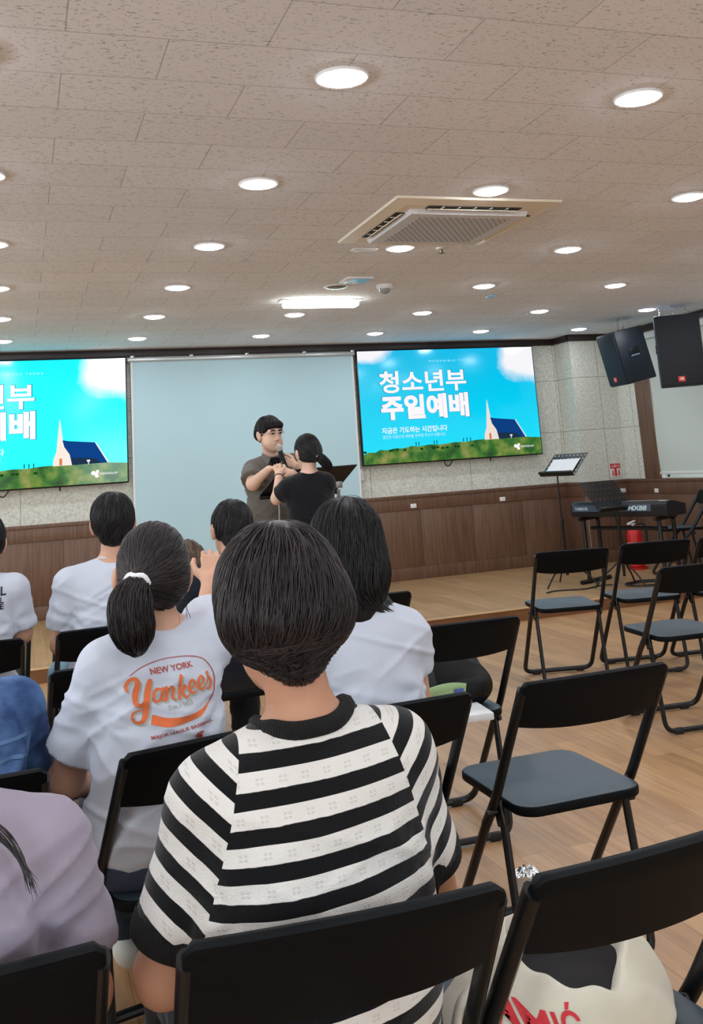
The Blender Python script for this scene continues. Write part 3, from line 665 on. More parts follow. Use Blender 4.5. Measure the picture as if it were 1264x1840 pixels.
# ------------------------------------------------------------------ keyboard on its stand, music stands, extinguisher, cables
def xf(o, ang): a = R(ang); return lambda x, y, z: (o[0]+x*math.cos(a)-y*math.sin(a), o[1]+x*math.sin(a)+y*math.cos(a), o[2]+z)
KO, KA = (5.42, 8.12, .1), -67        # local x runs along the keyboard (left end to right end), -y is its back
kf = xf(KO, KA); kr = Matrix.Rotation(R(KA), 3, 'Z')
kb = thing('keyboard', 'black stage keyboard seen from behind, standing on a black frame by the wall', 'keyboard', KO)
kL = .52
prof = [(-.15, .615), (-.165, .64), (-.16, .725), (-.13, .752), (-.04, .752), (.16, .71), (.165, .65), (.15, .615)]
obj('body', MB().prism(prof, -kL, kL, lambda u, v, w: kf(w, u, v)), mat('keyboard_black', (26, 28, 32), rough=.38), kb)
obj('back_strip', MB().prism([(-.168, .665), (-.164, .722), (-.158, .725), (-.160, .665)], -kL+.02, kL-.16, lambda u, v, w: kf(w, u, v)), mat('slate_plastic', (66, 78, 92), rough=.4), kb)
obj('keys', MB().prism([(.02, .742), (.155, .714), (.155, .722), (.02, .75)], -kL+.08, kL-.08, lambda u, v, w: kf(w, u, v)), mat('keys_white', (236, 236, 230), rough=.3), kb)
M_lt = mat('letter_pale', (196, 214, 222), rough=.5)
a, f = text_geo('MX88', .03, .2); obj('lettering', MB().add([kf(kL-.40+.20*p[0], -.1695+.004*p[1], .672+.044*p[1]) for p in a], f), M_lt, kb, smooth=0)
a, f = text_geo('YAMAHA', .02); obj('lettering', MB().add([kf(-kL+.05+.15*p[0], -.1695+.004*p[1], .678+.03*p[1]) for p in a], f), M_lt, kb, smooth=0)
obj('end_highlight', MB().box(kf(kL-.06, -.12, .753), (.07, .025, .004), rot=kr, bevel=.002), mat('pale_label', (214, 216, 214), rough=.4), kb)  # small pale strip on top near the right end
st = thing('keyboard_stand', 'black square-tube keyboard stand on the stage', 'stand', KO)
for x in (-.42, .40):
    for y in (-.12, .12):
        p = [kf(x, y, .0), kf(x, y, .57), kf(x, y*.9, .585)]
        obj('leg', MB().tube(p, .019, 10), M_tube, st)
    obj('support_arm', MB().tube([kf(x, -.19, .595), kf(x, -.14, .595), kf(x, .16, .595)], .017, 10), M_tube, st)
    obj('foot_bar', MB().tube([kf(x, -.25, .02), kf(x, .22, .02)], .02, 10), M_tube, st)
obj('cross_bar', MB().tube([kf(-.42, .0, .50), kf(.40, .0, .50)], .018, 10), M_tube, st)
def music_stand(label, base, top_z, ang, tilt, w, h, holes, paper=None):
    t = thing('music_stand', label, 'music stand', base)
    bx, by, bz = base
    obj('pole', MB().tube([(bx, by, bz+.10), (bx, by, bz+.60)], .013, 10).tube([(bx, by, bz+.58), (bx, by, top_z+.01)], .008, 10), M_tube, t)
    obj('clamp_knob', MB().lathe([(.018, -.02), (.02, 0), (.018, .02)], c=(bx, by, bz+.6), n=12), M_tube, t)
    for k_ in range(3):
        a = R(ang+30+120*k_)
        obj('leg', MB().tube(fillet([(bx, by, bz+.26), (bx+.20*math.cos(a), by+.20*math.sin(a), bz+.10), (bx+.28*math.cos(a), by+.28*math.sin(a), bz+.01)], .04, 4), .008, 8), M_tube, t)
    rot = Matrix.Rotation(R(ang), 3, 'Z') @ Matrix.Rotation(R(tilt), 3, 'X')      # local x across, z up along the desk, front is -y
    Q = lambda p: rot @ Vector(p) + Vector((bx, by, top_z))
    g = MB(); nx, nz = 9, 6
    if holes:
        # perforated sheet: frame of cells with square holes
        for i in range(nx):
            for j in range(nz):
                x0, x1 = -w/2+w*i/nx, -w/2+w*(i+1)/nx; z0, z1 = h*j/nz, h*(j+1)/nz; mx_, mz = (x1-x0)*.28, (z1-z0)*.26
                o_ = [(x0, 0, z0), (x1, 0, z0), (x1, 0, z1), (x0, 0, z1)]; q_ = [(x0+mx_, 0, z0+mz), (x1-mx_, 0, z0+mz), (x1-mx_, 0, z1-mz), (x0+mx_, 0, z1-mz)]
                for dy in (0, .002):
                    g.add([Q((a[0], dy, a[2])) for a in o_+q_], [(0, 1, 5, 4), (1, 2, 6, 5), (2, 3, 7, 6), (3, 0, 4, 7)])
    else: g.box(Q((0, 0, h/2)), (w, .004, h), rot=rot, bevel=.0015)
    obj('desk', g, M_tube, t)
    obj('ledge', MB().box(Q((0, -.025, 0)), (w, .055, .006), rot=rot, bevel=.002).box(Q((0, -.05, .008)), (w, .004, .016), rot=rot, bevel=.001), M_tube, t)
    return t, Q, rot
_, Q, rot = music_stand('black music stand with white sheet music, left of the keyboard', (4.89, 8.42, .1), 1.12, -74, -48, .44, .30, True)
sm = thing('sheet_music', 'open white sheet music on the left music stand', 'sheet music', tuple(Q((0, -.01, .1))))
for i, s_ in enumerate((-1, 1)): obj('page', MB().box(Q((s_*.088, -.008-.002*i, .115)), (.172, .004, .20), rot=rot), mat('paper', (226, 228, 228), rough=.7), sm)
music_stand('black perforated music stand without paper in front of the keyboard', (5.20, 7.95, .1), .78, 8, -42, .42, .36, True)
ex = thing('fire_extinguisher', 'red fire extinguisher with white label behind the keyboard stand', 'fire extinguisher', (6.08, 9.03, .1))
er = mat('extinguisher_red', (206, 34, 34), rough=.3)
obj('cylinder', MB().lathe([(.07, .02), (.078, .03), (.078, .34), (.072, .375), (.045, .405), (.028, .415), (.028, .43)], c=(6.08, 9.03, .1), n=24), er, ex)
obj('label_band', MB().lathe([(.0785, .16), (.0792, .161), (.0792, .27), (.0785, .271)], c=(6.08, 9.03, .1), n=24), mat('label_pink', (214, 150, 158), rough=.5), ex)
obj('valve', MB().lathe([(.02, .43), (.022, .45), (.016, .47)], c=(6.08, 9.03, .1), n=12), M_metal, ex)
obj('handle', MB().box((6.04, 9.0, .575), (.10, .025, .012), rot=Matrix.Rotation(R(-15), 3, 'Y'), bevel=.004).box((6.04, 9.0, .555), (.09, .025, .01), bevel=.003), M_white, ex)
obj('hose', MB().tube(catmull([(6.10, 9.01, .555), (6.17, 8.98, .55), (6.19, 8.97, .45), (6.17, 8.98, .25)], 6), .011, 8), M_black, ex)
obj('base_tray', MB().lathe([(.10, 0), (.105, .02), (.085, .02), (.08, .01)], c=(6.08, 9.03, .1), n=24), er, ex)
rng = random.Random(11)
def cable(label, pts, r=.006): tag(obj('cable', MB().tube(catmull(pts, 8), r, 7), M_rub), label, 'cable')
cable('black cable coiled on the stage under the keyboard', [(5.45+(.16+.012*i/6)*math.cos(i*.62), 7.98+(.11+.01*i/6)*math.sin(i*.62), .108+.003*(i/10)) for i in range(34)])
cable('black cable running across the stage from the left music stand', [(4.5+.1*i, 8.15+.04*math.sin(i*1.3), .107) for i in range(8)])
cable('black cable lying on the stage toward the keyboard stand legs', [(5.6+.07*i, 7.75+.05*math.cos(i*.9), .107) for i in range(7)])

# ------------------------------------------------------------------ lectern between the two standing people
le = thing('lectern', 'wide black lectern desk on two posts between the speaker and the woman', 'lectern', (1.90, 6.72, 0))
A = [Vector((1.575, 6.78, 1.185)), Vector((2.125, 6.74, 1.185)), Vector((2.235, 6.57, 1.352)), Vector((1.685, 6.61, 1.345))]
nn = (A[1]-A[0]).cross(A[3]-A[0]).normalized()
g = MB(); g.add([p+nn*.005 for p in A]+[p-nn*.005 for p in A], [(0, 1, 2, 3), (7, 6, 5, 4), (0, 4, 5, 1), (1, 5, 6, 2), (2, 6, 7, 3), (3, 7, 4, 0)])
obj('desk', g, mat('lectern_black', (16, 17, 19), rough=.35), le)
obj('ledge', MB().tube([A[0]+nn*.02, A[1]+nn*.02], .012, 8), M_tube, le)
for x in (1.70, 2.13):
    obj('post', MB().tube([(x, 6.72, .02), (x, 6.72, 1.0)], .016, 12).tube([(x, 6.72, .98), (x, 6.70, 1.19)], .012, 12), mat('silver_tube', (150, 150, 150), rough=.35, metal=.7), le)
    obj('bracket', MB().box((x, 6.69, 1.225), (.05, .035, .05), bevel=.006), mat('silver_tube', (150, 150, 150)), le)
    obj('foot', MB().box((x, 6.72, .012), (.05, .42, .024), bevel=.008), M_tube, le)
obj('cross_bar', MB().tube([(1.70, 6.72, .35), (2.13, 6.72, .35)], .014, 10), M_tube, le)
# ------------------------------------------------------------------ implicit-surface modelling (numpy)
_tab = RNG.random((32, 32, 32)).astype(np.float32)
def vnoise(P):
    i = np.floor(P).astype(int); f = P-i; f = f*f*(3-2*f); i &= 31; j = (i+1) & 31
    g = lambda a, b, c: _tab[a[:, 0], b[:, 1], c[:, 2]]
    x, y, z = f[:, 0], f[:, 1], f[:, 2]
    return ((g(i, i, i)*(1-x)+g(j, i, i)*x)*(1-y)+(g(i, j, i)*(1-x)+g(j, j, i)*x)*y)*(1-z)+((g(i, i, j)*(1-x)+g(j, i, j)*x)*(1-y)+(g(i, j, j)*(1-x)+g(j, j, j)*x)*y)*z
V = lambda *a: np.array(a, float)
def cap(a, b, ra, rb=None):
    a = np.asarray(a, float); b = np.asarray(b, float); rb = ra if rb is None else rb; ab = b-a; L = max(ab@ab, 1e-9)
    def f(P):
        t = np.clip((P-a)@ab/L, 0, 1); return np.linalg.norm(P-a-t[:, None]*ab, axis=1)-(ra+(rb-ra)*t)
    f.bb = (np.minimum(a-ra, b-rb), np.maximum(a+ra, b+rb)); return f
def ell(c, r, rot=None):
    c = np.asarray(c, float); r = np.asarray(r, float); m = None if rot is None else np.array(rot.to_3x3() if hasattr(rot, 'to_3x3') else rot)
    def f(P):
        Q = P-c
        if m is not None: Q = Q@m
        k0 = np.linalg.norm(Q/r, axis=1); k1 = np.linalg.norm(Q/(r*r), axis=1)
        return k0*(k0-1)/np.maximum(k1, 1e-6)
    e = max(r); f.bb = (c-e, c+e); return f
def smin(a, b, k):
    h = np.clip(.5+.5*(b-a)/k, 0, 1); return b+(a-b)*h-k*h*(1-h)
def U(parts):
    """parts: list of (prim, blend)"""
    def f(P):
        d = parts[0][0](P)
        for p, k in parts[1:]: d = smin(d, p(P), k)
        return d
    f.bb = (np.min([p.bb[0] for p, _ in parts], 0), np.max([p.bb[1] for p, _ in parts], 0)); return f
def cut(f, *planes):
    """keep the side where (p-o).n < 0"""
    pl = [(np.asarray(o, float), np.asarray(n, float)/np.linalg.norm(n)) for o, n in planes]
    def g(P):
        d = f(P)
        for o, n in pl: d = np.maximum(d, (P-o)@n)
        return d
    g.bb = f.bb; return g
def minus(f, h, k=.004):
    def g(P): return -smin(-f(P), h(P), k)
    g.bb = f.bb; return g
def surface(f, h, pad=.03):
    """surface nets on a sparse grid -> verts, quads"""
    lo = f.bb[0]-pad; hi = f.bb[1]+pad; B = 8
    n = np.ceil((hi-lo)/h).astype(int)+1; nb = np.ceil(n/B).astype(int); n = nb*B
    bc = np.stack(np.meshgrid(*[np.arange(k) for k in nb], indexing='ij'), -1).reshape(-1, 3)
    d = f(lo+(bc*B+B/2-.5)*h)
    D = np.empty(n, np.float32); rad = B*h*.90+.02
    sgn = d.reshape(nb); D[:] = np.repeat(np.repeat(np.repeat(np.where(sgn > 0, 1., -1.), B, 0), B, 1), B, 2)
    act = bc[np.abs(d) < rad]
    off = np.stack(np.meshgrid(*[np.arange(B)]*3, indexing='ij'), -1).reshape(-1, 3)
    for s in range(0, len(act), 400):
        I = (act[s:s+400, None, :]*B+off[None]).reshape(-1, 3)
        D[I[:, 0], I[:, 1], I[:, 2]] = f(lo+I*h)
    ins = D < 0
    c = ins[:-1, :-1, :-1].astype(np.int8)
    tot = np.zeros_like(c)
    for a in (0, 1):
        for b in (0, 1):
            for e in (0, 1): tot += ins[a:n[0]-1+a, b:n[1]-1+b, e:n[2]-1+e]
    cells = np.argwhere((tot > 0) & (tot < 8)); idx = -np.ones(tot.shape, int); idx[cells[:, 0], cells[:, 1], cells[:, 2]] = np.arange(len(cells))
    acc = np.zeros((len(cells), 3)); cnt = np.zeros(len(cells))
    for ax in range(3):
        o1, o2 = [k for k in range(3) if k != ax]
        for a in (0, 1):
            for b in (0, 1):
                p = cells.copy(); p[:, o1] += a; p[:, o2] += b; q = p.copy(); q[:, ax] += 1
                dp = D[p[:, 0], p[:, 1], p[:, 2]]; dq = D[q[:, 0], q[:, 1], q[:, 2]]; m = (dp < 0) != (dq < 0)
                t = np.where(m, dp/np.where(m, dp-dq, 1), 0); pos = p.astype(float); pos[:, ax] += t
                acc[m] += pos[m]; cnt[m] += 1
    v = lo+acc/cnt[:, None]*h
    Q = []
    for ax in range(3):
        o1, o2 = (ax+1) % 3, (ax+2) % 3
        sl = [slice(None)]*3; sl2 = [slice(None)]*3; sl[ax] = slice(0, -1); sl2[ax] = slice(1, None)
        A_ = ins[tuple(sl)]; B_ = ins[tuple(sl2)]
        e = np.argwhere(A_ != B_); ok = (e[:, o1] > 0) & (e[:, o2] > 0) & (e[:, o1] < n[o1]-1) & (e[:, o2] < n[o2]-1); e = e[ok]
        flip = A_[e[:, 0], e[:, 1], e[:, 2]]
        def at(d1, d2):
            k = e.copy(); k[:, o1] -= d1; k[:, o2] -= d2; return idx[k[:, 0], k[:, 1], k[:, 2]]
        q = np.stack([at(1, 1), at(0, 1), at(0, 0), at(1, 0)], 1); q[~flip] = q[~flip][:, ::-1]; Q.append(q)
    Q = np.concatenate(Q); Q = Q[(Q >= 0).all(1)]
    for _ in range(2):
        g = grad(f, v, h*.5); v = v-g*np.clip(f(v), -h*.6, h*.6)[:, None]
    return v, Q
def grad(f, P, e=.002):
    g = np.stack([f(P+V(e, 0, 0))-f(P-V(e, 0, 0)), f(P+V(0, e, 0))-f(P-V(0, e, 0)), f(P+V(0, 0, e))-f(P-V(0, 0, e))], 1)
    return g/np.maximum(np.linalg.norm(g, axis=1), 1e-9)[:, None]
def folds(v, f, amp, fn):
    """push the cloth surface along its normal by fn(v)"""
    return v+grad(f, v)*(amp*fn(v))[:, None]
def ridge(P, sc, seed=0):
    w = vnoise(P*V(*sc)*.6+seed+9.3); n = vnoise(P*V(*sc)+seed+w[:, None]*1.1); return 1-np.abs(2*n-1)*1.6
def npm(v): return np.array(v, float)

# ------------------------------------------------------------------ cloth, skin and hair materials
def cloth_mat(name, c, rough=.85, weave=900, bump=.25):
    return mat(name, c, rough=rough, sheen=.15, bump=(weave, bump), spec=.25)
def skin_mat(name, c):
    if name in MATS: return MATS[name]
    m = mat(name, c, rough=.5, spec=.35, var=(14, .07)); b = m.node_tree.nodes['Principled BSDF']
    b.inputs['Subsurface Weight'].default_value = .12; b.inputs['Subsurface Radius'].default_value = (.012, .005, .003); return m
def hair_mat(name, c0, c1, rough=.42):
    if name in MATS: return MATS[name]
    k = NT(name); g = k.n('NewGeometry'); r = k.n('ValToRGB'); r.color_ramp.elements[0].color = lin(c0); r.color_ramp.elements[1].color = lin(c1); r.color_ramp.elements[0].position = .2
    k.l(g, 'Random Per Island', r, 0); k.l(r, 0, k.b, 'Base Color'); k.b.inputs['Roughness'].default_value = rough; k.b.inputs['Specular IOR Level'].default_value = .36; return k.m
SK = skin_mat('skin', (206, 160, 134)); SK2 = skin_mat('skin_warm', (196, 146, 118)); SK3 = skin_mat('skin_pale', (222, 184, 160))
HB = hair_mat('hair_black', (12, 11, 13), (34, 31, 34)); HBR = hair_mat('hair_dark_brown', (15, 12, 13), (52, 42, 42)); HLB = hair_mat('hair_brown', (70, 52, 38), (118, 94, 72))

# ------------------------------------------------------------------ anatomy
def hrot(yaw_=0, pitch_=0, roll_=0):
    """head frame: x right, y face, z up; yaw turns left (+), pitch looks down (-)"""
    return Matrix.Rotation(R(yaw_), 3, 'Z') @ Matrix.Rotation(R(pitch_), 3, 'X') @ Matrix.Rotation(R(roll_), 3, 'Y')
def head_parts(c, rot, s=1.0, fat=0.0):
    m = np.array(rot); c = npm(c); T_ = lambda x, y, z: c+m@(V(x, y, z)*s)
    e = lambda p, r: ell(T_(*p), V(*r)*s, m)
    k = lambda a, b, ra, rb: cap(T_(*a), T_(*b), ra*s, rb*s)
    P = [(e((0, -.012, .022), (.077, .094, .094)), 0), (e((0, .03, -.05), (.060+fat, .062, .072)), .03), (e((0, .066, -.098), (.026+fat*.6, .022, .02)), .03)]
    if fat > 0: P += [(e((-.036, .052, -.062), (.032, .03, .036)), .02), (e((.036, .052, -.062), (.032, .03, .036)), .02)]
    P += [(k((0, .088, .006), (0, .108, -.030), .008, .0125), .012), (k((-.012, .096, -.036), (.012, .096, -.036), .007, .007), .008),   # nose
          (k((-.045, .075, .022), (.045, .075, .022), .014, .014), .02),                                                                 # brow
          (k((-.017, .086, -.064), (.017, .086, -.064), .0065, .0065), .008), (k((-.014, .085, -.073), (.014, .085, -.073), .0065, .0065), .006)]
    for sx in (-1, 1): P += [(e((sx*.083, -.004, -.014), (.011, .021, .034)), .006), (e((sx*.090, -.012, -.004), (.008, .017, .026)), .006)]
    return P, T_
def hand_parts(w, d, n_, side, s=1.0, curl=.5, spread=.12, thumb=.6, curls=None):
    """w wrist, d direction of the fingers, n_ back-of-hand normal, side=+1 thumb on d x n side"""
    w = npm(w); d = npm(d)/np.linalg.norm(d); n_ = npm(n_); n_ = n_-d*(n_@d); n_ /= np.linalg.norm(n_); t = np.cross(d, n_)*side
    s *= .95; P = []; pw = .036*s; kn = w+d*.085*s
    P.append((cap(w+t*.012*s, kn+t*.026*s, .015*s, .0125*s), .012)); P.append((cap(w-t*.010*s, kn-t*.026*s, .015*s, .0115*s), .012)); P.append((cap(w, kn, .017*s, .013*s), .012))
    Ls = (.040, .026, .020), (.045, .029, .022), (.041, .027, .021), (.032, .021, .018)
    for i, L in enumerate(Ls):
        o = (1.5-i)/1.5; b = kn+t*o*.029*s-d*abs(o)*.006*s; dr = d+t*o*spread; dr /= np.linalg.norm(dr); p = b; a = 0; cu = curl if curls is None else curls[i]
        r = (.0088, .0082, .0076, .0070); r = [q*s*(.88 if i == 3 else 1) for q in r]
        for j in range(3):
            a += cu*(1.0, 1.15, .7)[j]; v = dr*math.cos(a)-n_*math.sin(a); q = p+v*L[j]*s; P.append((cap(p, q, r[j], r[j+1]), .004)); p = q
    b = w+t*.020*s+d*.018*s-n_*.006*s; v1 = d*.65+t*.75-n_*.25*thumb; v1 /= np.linalg.norm(v1); p1 = b+v1*.042*s
    v2 = d*.9+t*.30-n_*.5*thumb; v2 /= np.linalg.norm(v2); p2 = p1+v2*.032*s; v3 = d*.95-t*.05-n_*.6*thumb; v3 /= np.linalg.norm(v3); p3 = p2+v3*.026*s
    P += [(cap(b, p1, .0155*s, .0115*s), .012), (cap(p1, p2, .0108*s, .0098*s), .004), (cap(p2, p3, .0098*s, .0082*s), .004)]
    return P
def strands(f, m, n, L, flow, seed, hem=None, step=.012, r=.0009, lift=(.0, .004), keep=None, inside=None):
    """hair locks that lie on the implicit surface f; m = (centre, half extents) for seeding"""
    g = np.random.default_rng(seed); c, e = m
    d = g.normal(size=(n*3, 3)); d /= np.linalg.norm(d, axis=1)[:, None]; P = npm(c)+d*npm(e)
    if keep is not None: P = P[keep(P)]
    P = P[:n]; n = len(P)
    for _ in range(6): P = P-grad(f, P)*f(P)[:, None]
    ln = L[0]+(L[1]-L[0])*g.random(n); K = int(max(4, round(L[1]/step))); lf = lift[0]+(lift[1]-lift[0])*g.random(n); jit = g.normal(size=(n, 3))*.10
    pts = [P.copy()]; al = np.ones(n, bool)
    for i in range(K):
        N = grad(f, P); T = flow(P)+jit; T = T-N*(T*N).sum(1)[:, None]; T /= np.maximum(np.linalg.norm(T, axis=1), 1e-6)[:, None]
        P2 = P+T*(ln/K)[:, None]
        for _ in range(2): P2 = P2-grad(f, P2)*(f(P2)-0)[:, None]
        if hem is not None: stop = hem(P2); P2[stop] = P[stop]+(P2[stop]-P[stop])*.05
        P = P2; pts.append(P.copy())
    pts = np.stack(pts, 1)                                   # n, K+1, 3
    k = np.linspace(0, 1, K+1); prof = np.sin(PI*np.clip(k*.96+.02, 0, 1))**.6
    N = grad(f, pts.reshape(-1, 3)).reshape(n, K+1, 3)
    pts = pts+N*((-.002+(lf[:, None]+.002)*prof[None]))[..., None]
    T = np.gradient(pts, axis=1); T /= np.maximum(np.linalg.norm(T, axis=2), 1e-9)[..., None]; Bn = np.cross(T, N); Bn /= np.maximum(np.linalg.norm(Bn, axis=2), 1e-9)[..., None]
    rr = (r*(.6+.8*g.random(n)))[:, None]*(.25+.75*prof[None])
    ring = np.stack([pts+Bn*(rr*1.6)[..., None], pts+N*(rr*1.2)[..., None], pts-Bn*(rr*1.6)[..., None]], 2)    # n,K+1,3(ring),3
    v = ring.reshape(-1, 3); base = (np.arange(n)*(K+1)*3)[:, None, None]; ii = (np.arange(K)*3)[None, :, None]; kk = np.arange(3)[None, None, :]
    a = base+ii+kk; b = base+ii+(kk+1) % 3; q = np.stack([a, b, b+3, a+3], -1).reshape(-1, 4)
    return v, q
def join(parts):
    vs = []; qs = []; o = 0
    for v, q in parts: vs.append(v); qs.append(q+o); o += len(v)
    return np.concatenate(vs), np.concatenate(qs)
def person(label, base, cat='person', group=None): return thing('person', label, cat, base, 0, group)
def limb(pts, rs, k=.03): return [(cap(a, b, ra, rb), k) for a, b, ra, rb in zip(pts[:-1], pts[1:], rs[:-1], rs[1:])]

def figure(label, base, J, h=.007, shirt=None, pants=None, hair=None, shoes=None, skin=None, fat=0.0, hs=1.0, hands=None, sit=True, hem=None):
    """J: joints in world space.  Builds one continuous body plus clothing and hair children; returns root and the shirt field"""
    root = person(label, base); skin = skin or SK
    hr = J.get('hrot', hrot()); hp, HT = head_parts(J['head'], hr, hs, fat)
    nb = npm(J['neck']); sl, sr = npm(J['shL']), npm(J['shR']); el, er_ = npm(J['elL']), npm(J['elR']); wl, wr = npm(J['wrL']), npm(J['wrR'])
    chest, waist, pel = npm(J['chest']), npm(J['waist']), npm(J['pelvis']); b = J.get('bulk', 1.0); wd = J.get('wide', 1.0)
    trot = J.get('trot', Matrix.Identity(3))
    body = list(hp)
    body += [(cap(HT(0, -.022, -.05), nb+V(0, 0, .0), J.get('nk', .050)*hs, J.get('nk', .050)+.004), .02), (cap(nb+V(0, 0, -.015), (sl+nb)/2, .046, .042), .03), (cap(nb+V(0, 0, -.015), (sr+nb)/2, .046, .042), .03),
             (cap(sl, sr, .05, .05), .05), (ell(chest, (.145*wd*b, .092*b, .15), trot), .06), (ell(waist, (.125*wd*b, .085*b, .13), trot), .06), (ell(pel, (.15*b, .10*b, .11), trot), .06)]
    body += limb([sl, el, wl], [.046*b, .038*b, .026], .03) + limb([sr, er_, wr], [.046*b, .038*b, .026], .03)
    body += limb([npm(J['hipL']), npm(J['knL']), npm(J['anL'])], [.078*b, .055*b, .036], .04) + limb([npm(J['hipR']), npm(J['knR']), npm(J['anR'])], [.078*b, .055*b, .036], .04)
    for a_, sd in ((J['anL'], -1), (J['anR'], 1)):
        a_ = npm(a_); fd = npm(J.get('foot', (0, 1, 0))); body.append((cap(a_+V(0, 0, -.035)-fd*.03, a_+fd*.15+V(0, 0, -.055), .032, .024), .03))
    for (w, e_, hd, key) in ((wl, el, J.get('haL'), 'L'), (wr, er_, J.get('haR'), 'R')):
        d = w-e_; d = d/np.linalg.norm(d); a = dict(d=d, n_=V(0, 0, 1) if abs(d[2]) < .8 else V(0, -1, 0), side=1 if key == 'L' else -1)
        if hd: a.update(hd)
        body += hand_parts(w, **a)
    F = U(body); v, q = surface(F, h)
    obj('body', mesh_np('body', v, q), skin, root)
    out = {'root': root, 'HT': HT, 'hrot': hr, 'body': F}
    if pants:
        m, r = pants['mat'], pants.get('r', .018); e0 = pants.get('end', .9); L = []
        L += [(ell(pel, (.155*b+r, .105*b+r, .115+r*.5), trot), .05)]
        for s_ in 'LR':
            hp_, kn, an = npm(J['hip'+s_]), npm(J['kn'+s_]), npm(J['an'+s_]); end = kn+(an-kn)*e0
            leg = U([(cap(hp_, kn, .080*b+r, .060*b+r), 0), (cap(kn, end, .060*b+r, .046*b+r), .03)])
            L.append((cut(leg, (end, an-kn)), .05))
        G = U(L); v, q = surface(G, h); v = folds(v, G, .004, lambda P: ridge(P, (16, 22, 26), 3)-.3); obj('trousers', mesh_np('trousers', v, q), m, root)
    if shoes:
        for s_, sd in (('L', -1), ('R', 1)):
            a_ = npm(J['an'+s_]); fd = npm(J.get('foot', (0, 1, 0))); z = a_[2]
            G = cut(U([(cap(a_+V(0, 0, -.03)-fd*.03, a_+fd*.14+V(0, 0, -.05), .043, .034), 0), (cap(a_+V(0, 0, .0), a_+V(0, 0, -.03), .042, .045), .03)]), ((0, 0, z-.078), (0, 0, -1)), ((0, 0, z+.02), (0, 0, 1)))
            v, q = surface(G, .006); obj('shoe', mesh_np('shoe', v, q), shoes, root)
    if shirt:
        s_ = shirt; r = s_.get('r', .014); sl_l = s_.get('sleeve', .62); sw = s_.get('sw', .066); L = []
        L += [(ell(chest, (.150*wd*b+r, .096*b+r, .17), trot), 0), (ell(waist, (.135*wd*b+r+s_.get('flare', .01), .092*b+r+s_.get('flare', .01), .17), trot), .06)]
        if s_.get('low') is not None: L.append((ell(pel+V(0, 0, .02), (.155*b+r+.012, .105*b+r+.014, .12), trot), .06))
        L += [(cap(sl, sr, .058+r*.3, .058+r*.3), .06), (cap(nb+V(0, 0, -.02), sl, .052, .054), .03), (cap(nb+V(0, 0, -.02), sr, .052, .054), .03)]
        tor = U(L)
        hem = s_.get('hem', .50)
        tor = cut(tor, ((0, 0, hem), (0, 0, -1)))
        pp = [(tor, 0)]; ends = {}
        for key, S_, E_ in (('L', sl, el), ('R', sr, er_)):
            d = (E_-S_)/np.linalg.norm(E_-S_); end = S_+(E_-S_)*sl_l; ends[key] = (S_, end, d)
            lf = cap(S_+V(0, 0, -.004), end+d*.05, .060+r*.3, sw*(1+.05/np.linalg.norm(end-S_)*0)); pp.append((cut(lf, (end, d)), s_.get('armk', .014)))
        G = U(pp)
        nd = HT(0, -.022, -.05)-nb; nd = nd/np.linalg.norm(nd); nr = s_.get('neck', .066)
        G = minus(G, cap(nb+nd*.012+V(0, .012, 0), nb+nd*.25+V(0, .03, 0), nr, nr+.02), .006)
        v, q = surface(G, s_.get('h', h)); fn = s_.get('folds')
        sd_ = s_.get('seed', 1)
        hang = lambda P: .55*np.clip(ridge(P+V(0, 0, .35)*(P[:, :1]-nb[0]), (4, 5, 15), sd_), 0, 1)**2+.45*np.clip(ridge(P-V(0, 0, .5)*(P[:, :1]-nb[0]), (5, 7, 24), sd_+4), 0, 1)**2+.35*vnoise(P*V(8, 8, 8)+sd_)-.45
        am = s_.get('amp', .006)
        def fall(P):
            w = hang(P)
            for S_, end, d in ends.values():          # drag lines at the armpits
                arm = S_+V(0, 0, -.12); D_ = P-arm; rr = np.linalg.norm(D_[:, [0, 2]], axis=1); th = np.arctan2(D_[:, 2], D_[:, 0])
                w = w+.42*np.exp(-(rr/.10)**2)*np.clip(rr/.05, 0, 1)*np.sin(th*5+5*vnoise(P*11+sd_))
            return w*np.clip((nb[2]+.0-P[:, 2])/.10, .15, 1)
        v = folds(v, G, am, fn or fall)
        me = mesh_np('shirt', v, q)
        if s_.get('attr'): s_['attr'](me, v, ends)
        so = obj(s_.get('name', 'shirt'), me, s_['mat'], root); out['shirt'] = so; out['shirtF'] = G; out['ends'] = ends; out['shirt_vq'] = (v, q)
        if s_.get('collar'):
            cm = s_['collar']; a0 = nb+nd*.010+V(0, .012, 0); u = np.cross(nd, V(1, 0, 0)); u /= np.linalg.norm(u); w_ = np.cross(u, nd)
            pts = [a0+w_*(nr+.002)*math.cos(t)+u*(nr+.002)*math.sin(t) for t in np.linspace(0, 2*PI, 49)[:-1]]
            nrm = G; pp2 = []
            for p in pts:
                p = npm(p)[None]
                for _ in range(8): p = p-grad(G, p)*G(p)[:, None]*.7
                pp2.append(p[0])
            obj('collar', MB().tube(pp2, s_.get('collar_r', .007), 8, closed=True), cm, root, smooth=180)
    if hair: hair(root, HT, hr, hs)
    return out
def hair_piece(root, F, h, m, sets, name='hair', rough=None):
    v, q = surface(F, h)
    def lump(P): return vnoise(P*V(38, 38, 14))+.5*vnoise(P*V(90, 90, 30))-.75
    v = folds(v, F, .004, lump)
    return obj(name, mesh_np('hair', *join([(v, q)]+sets)), m, root)
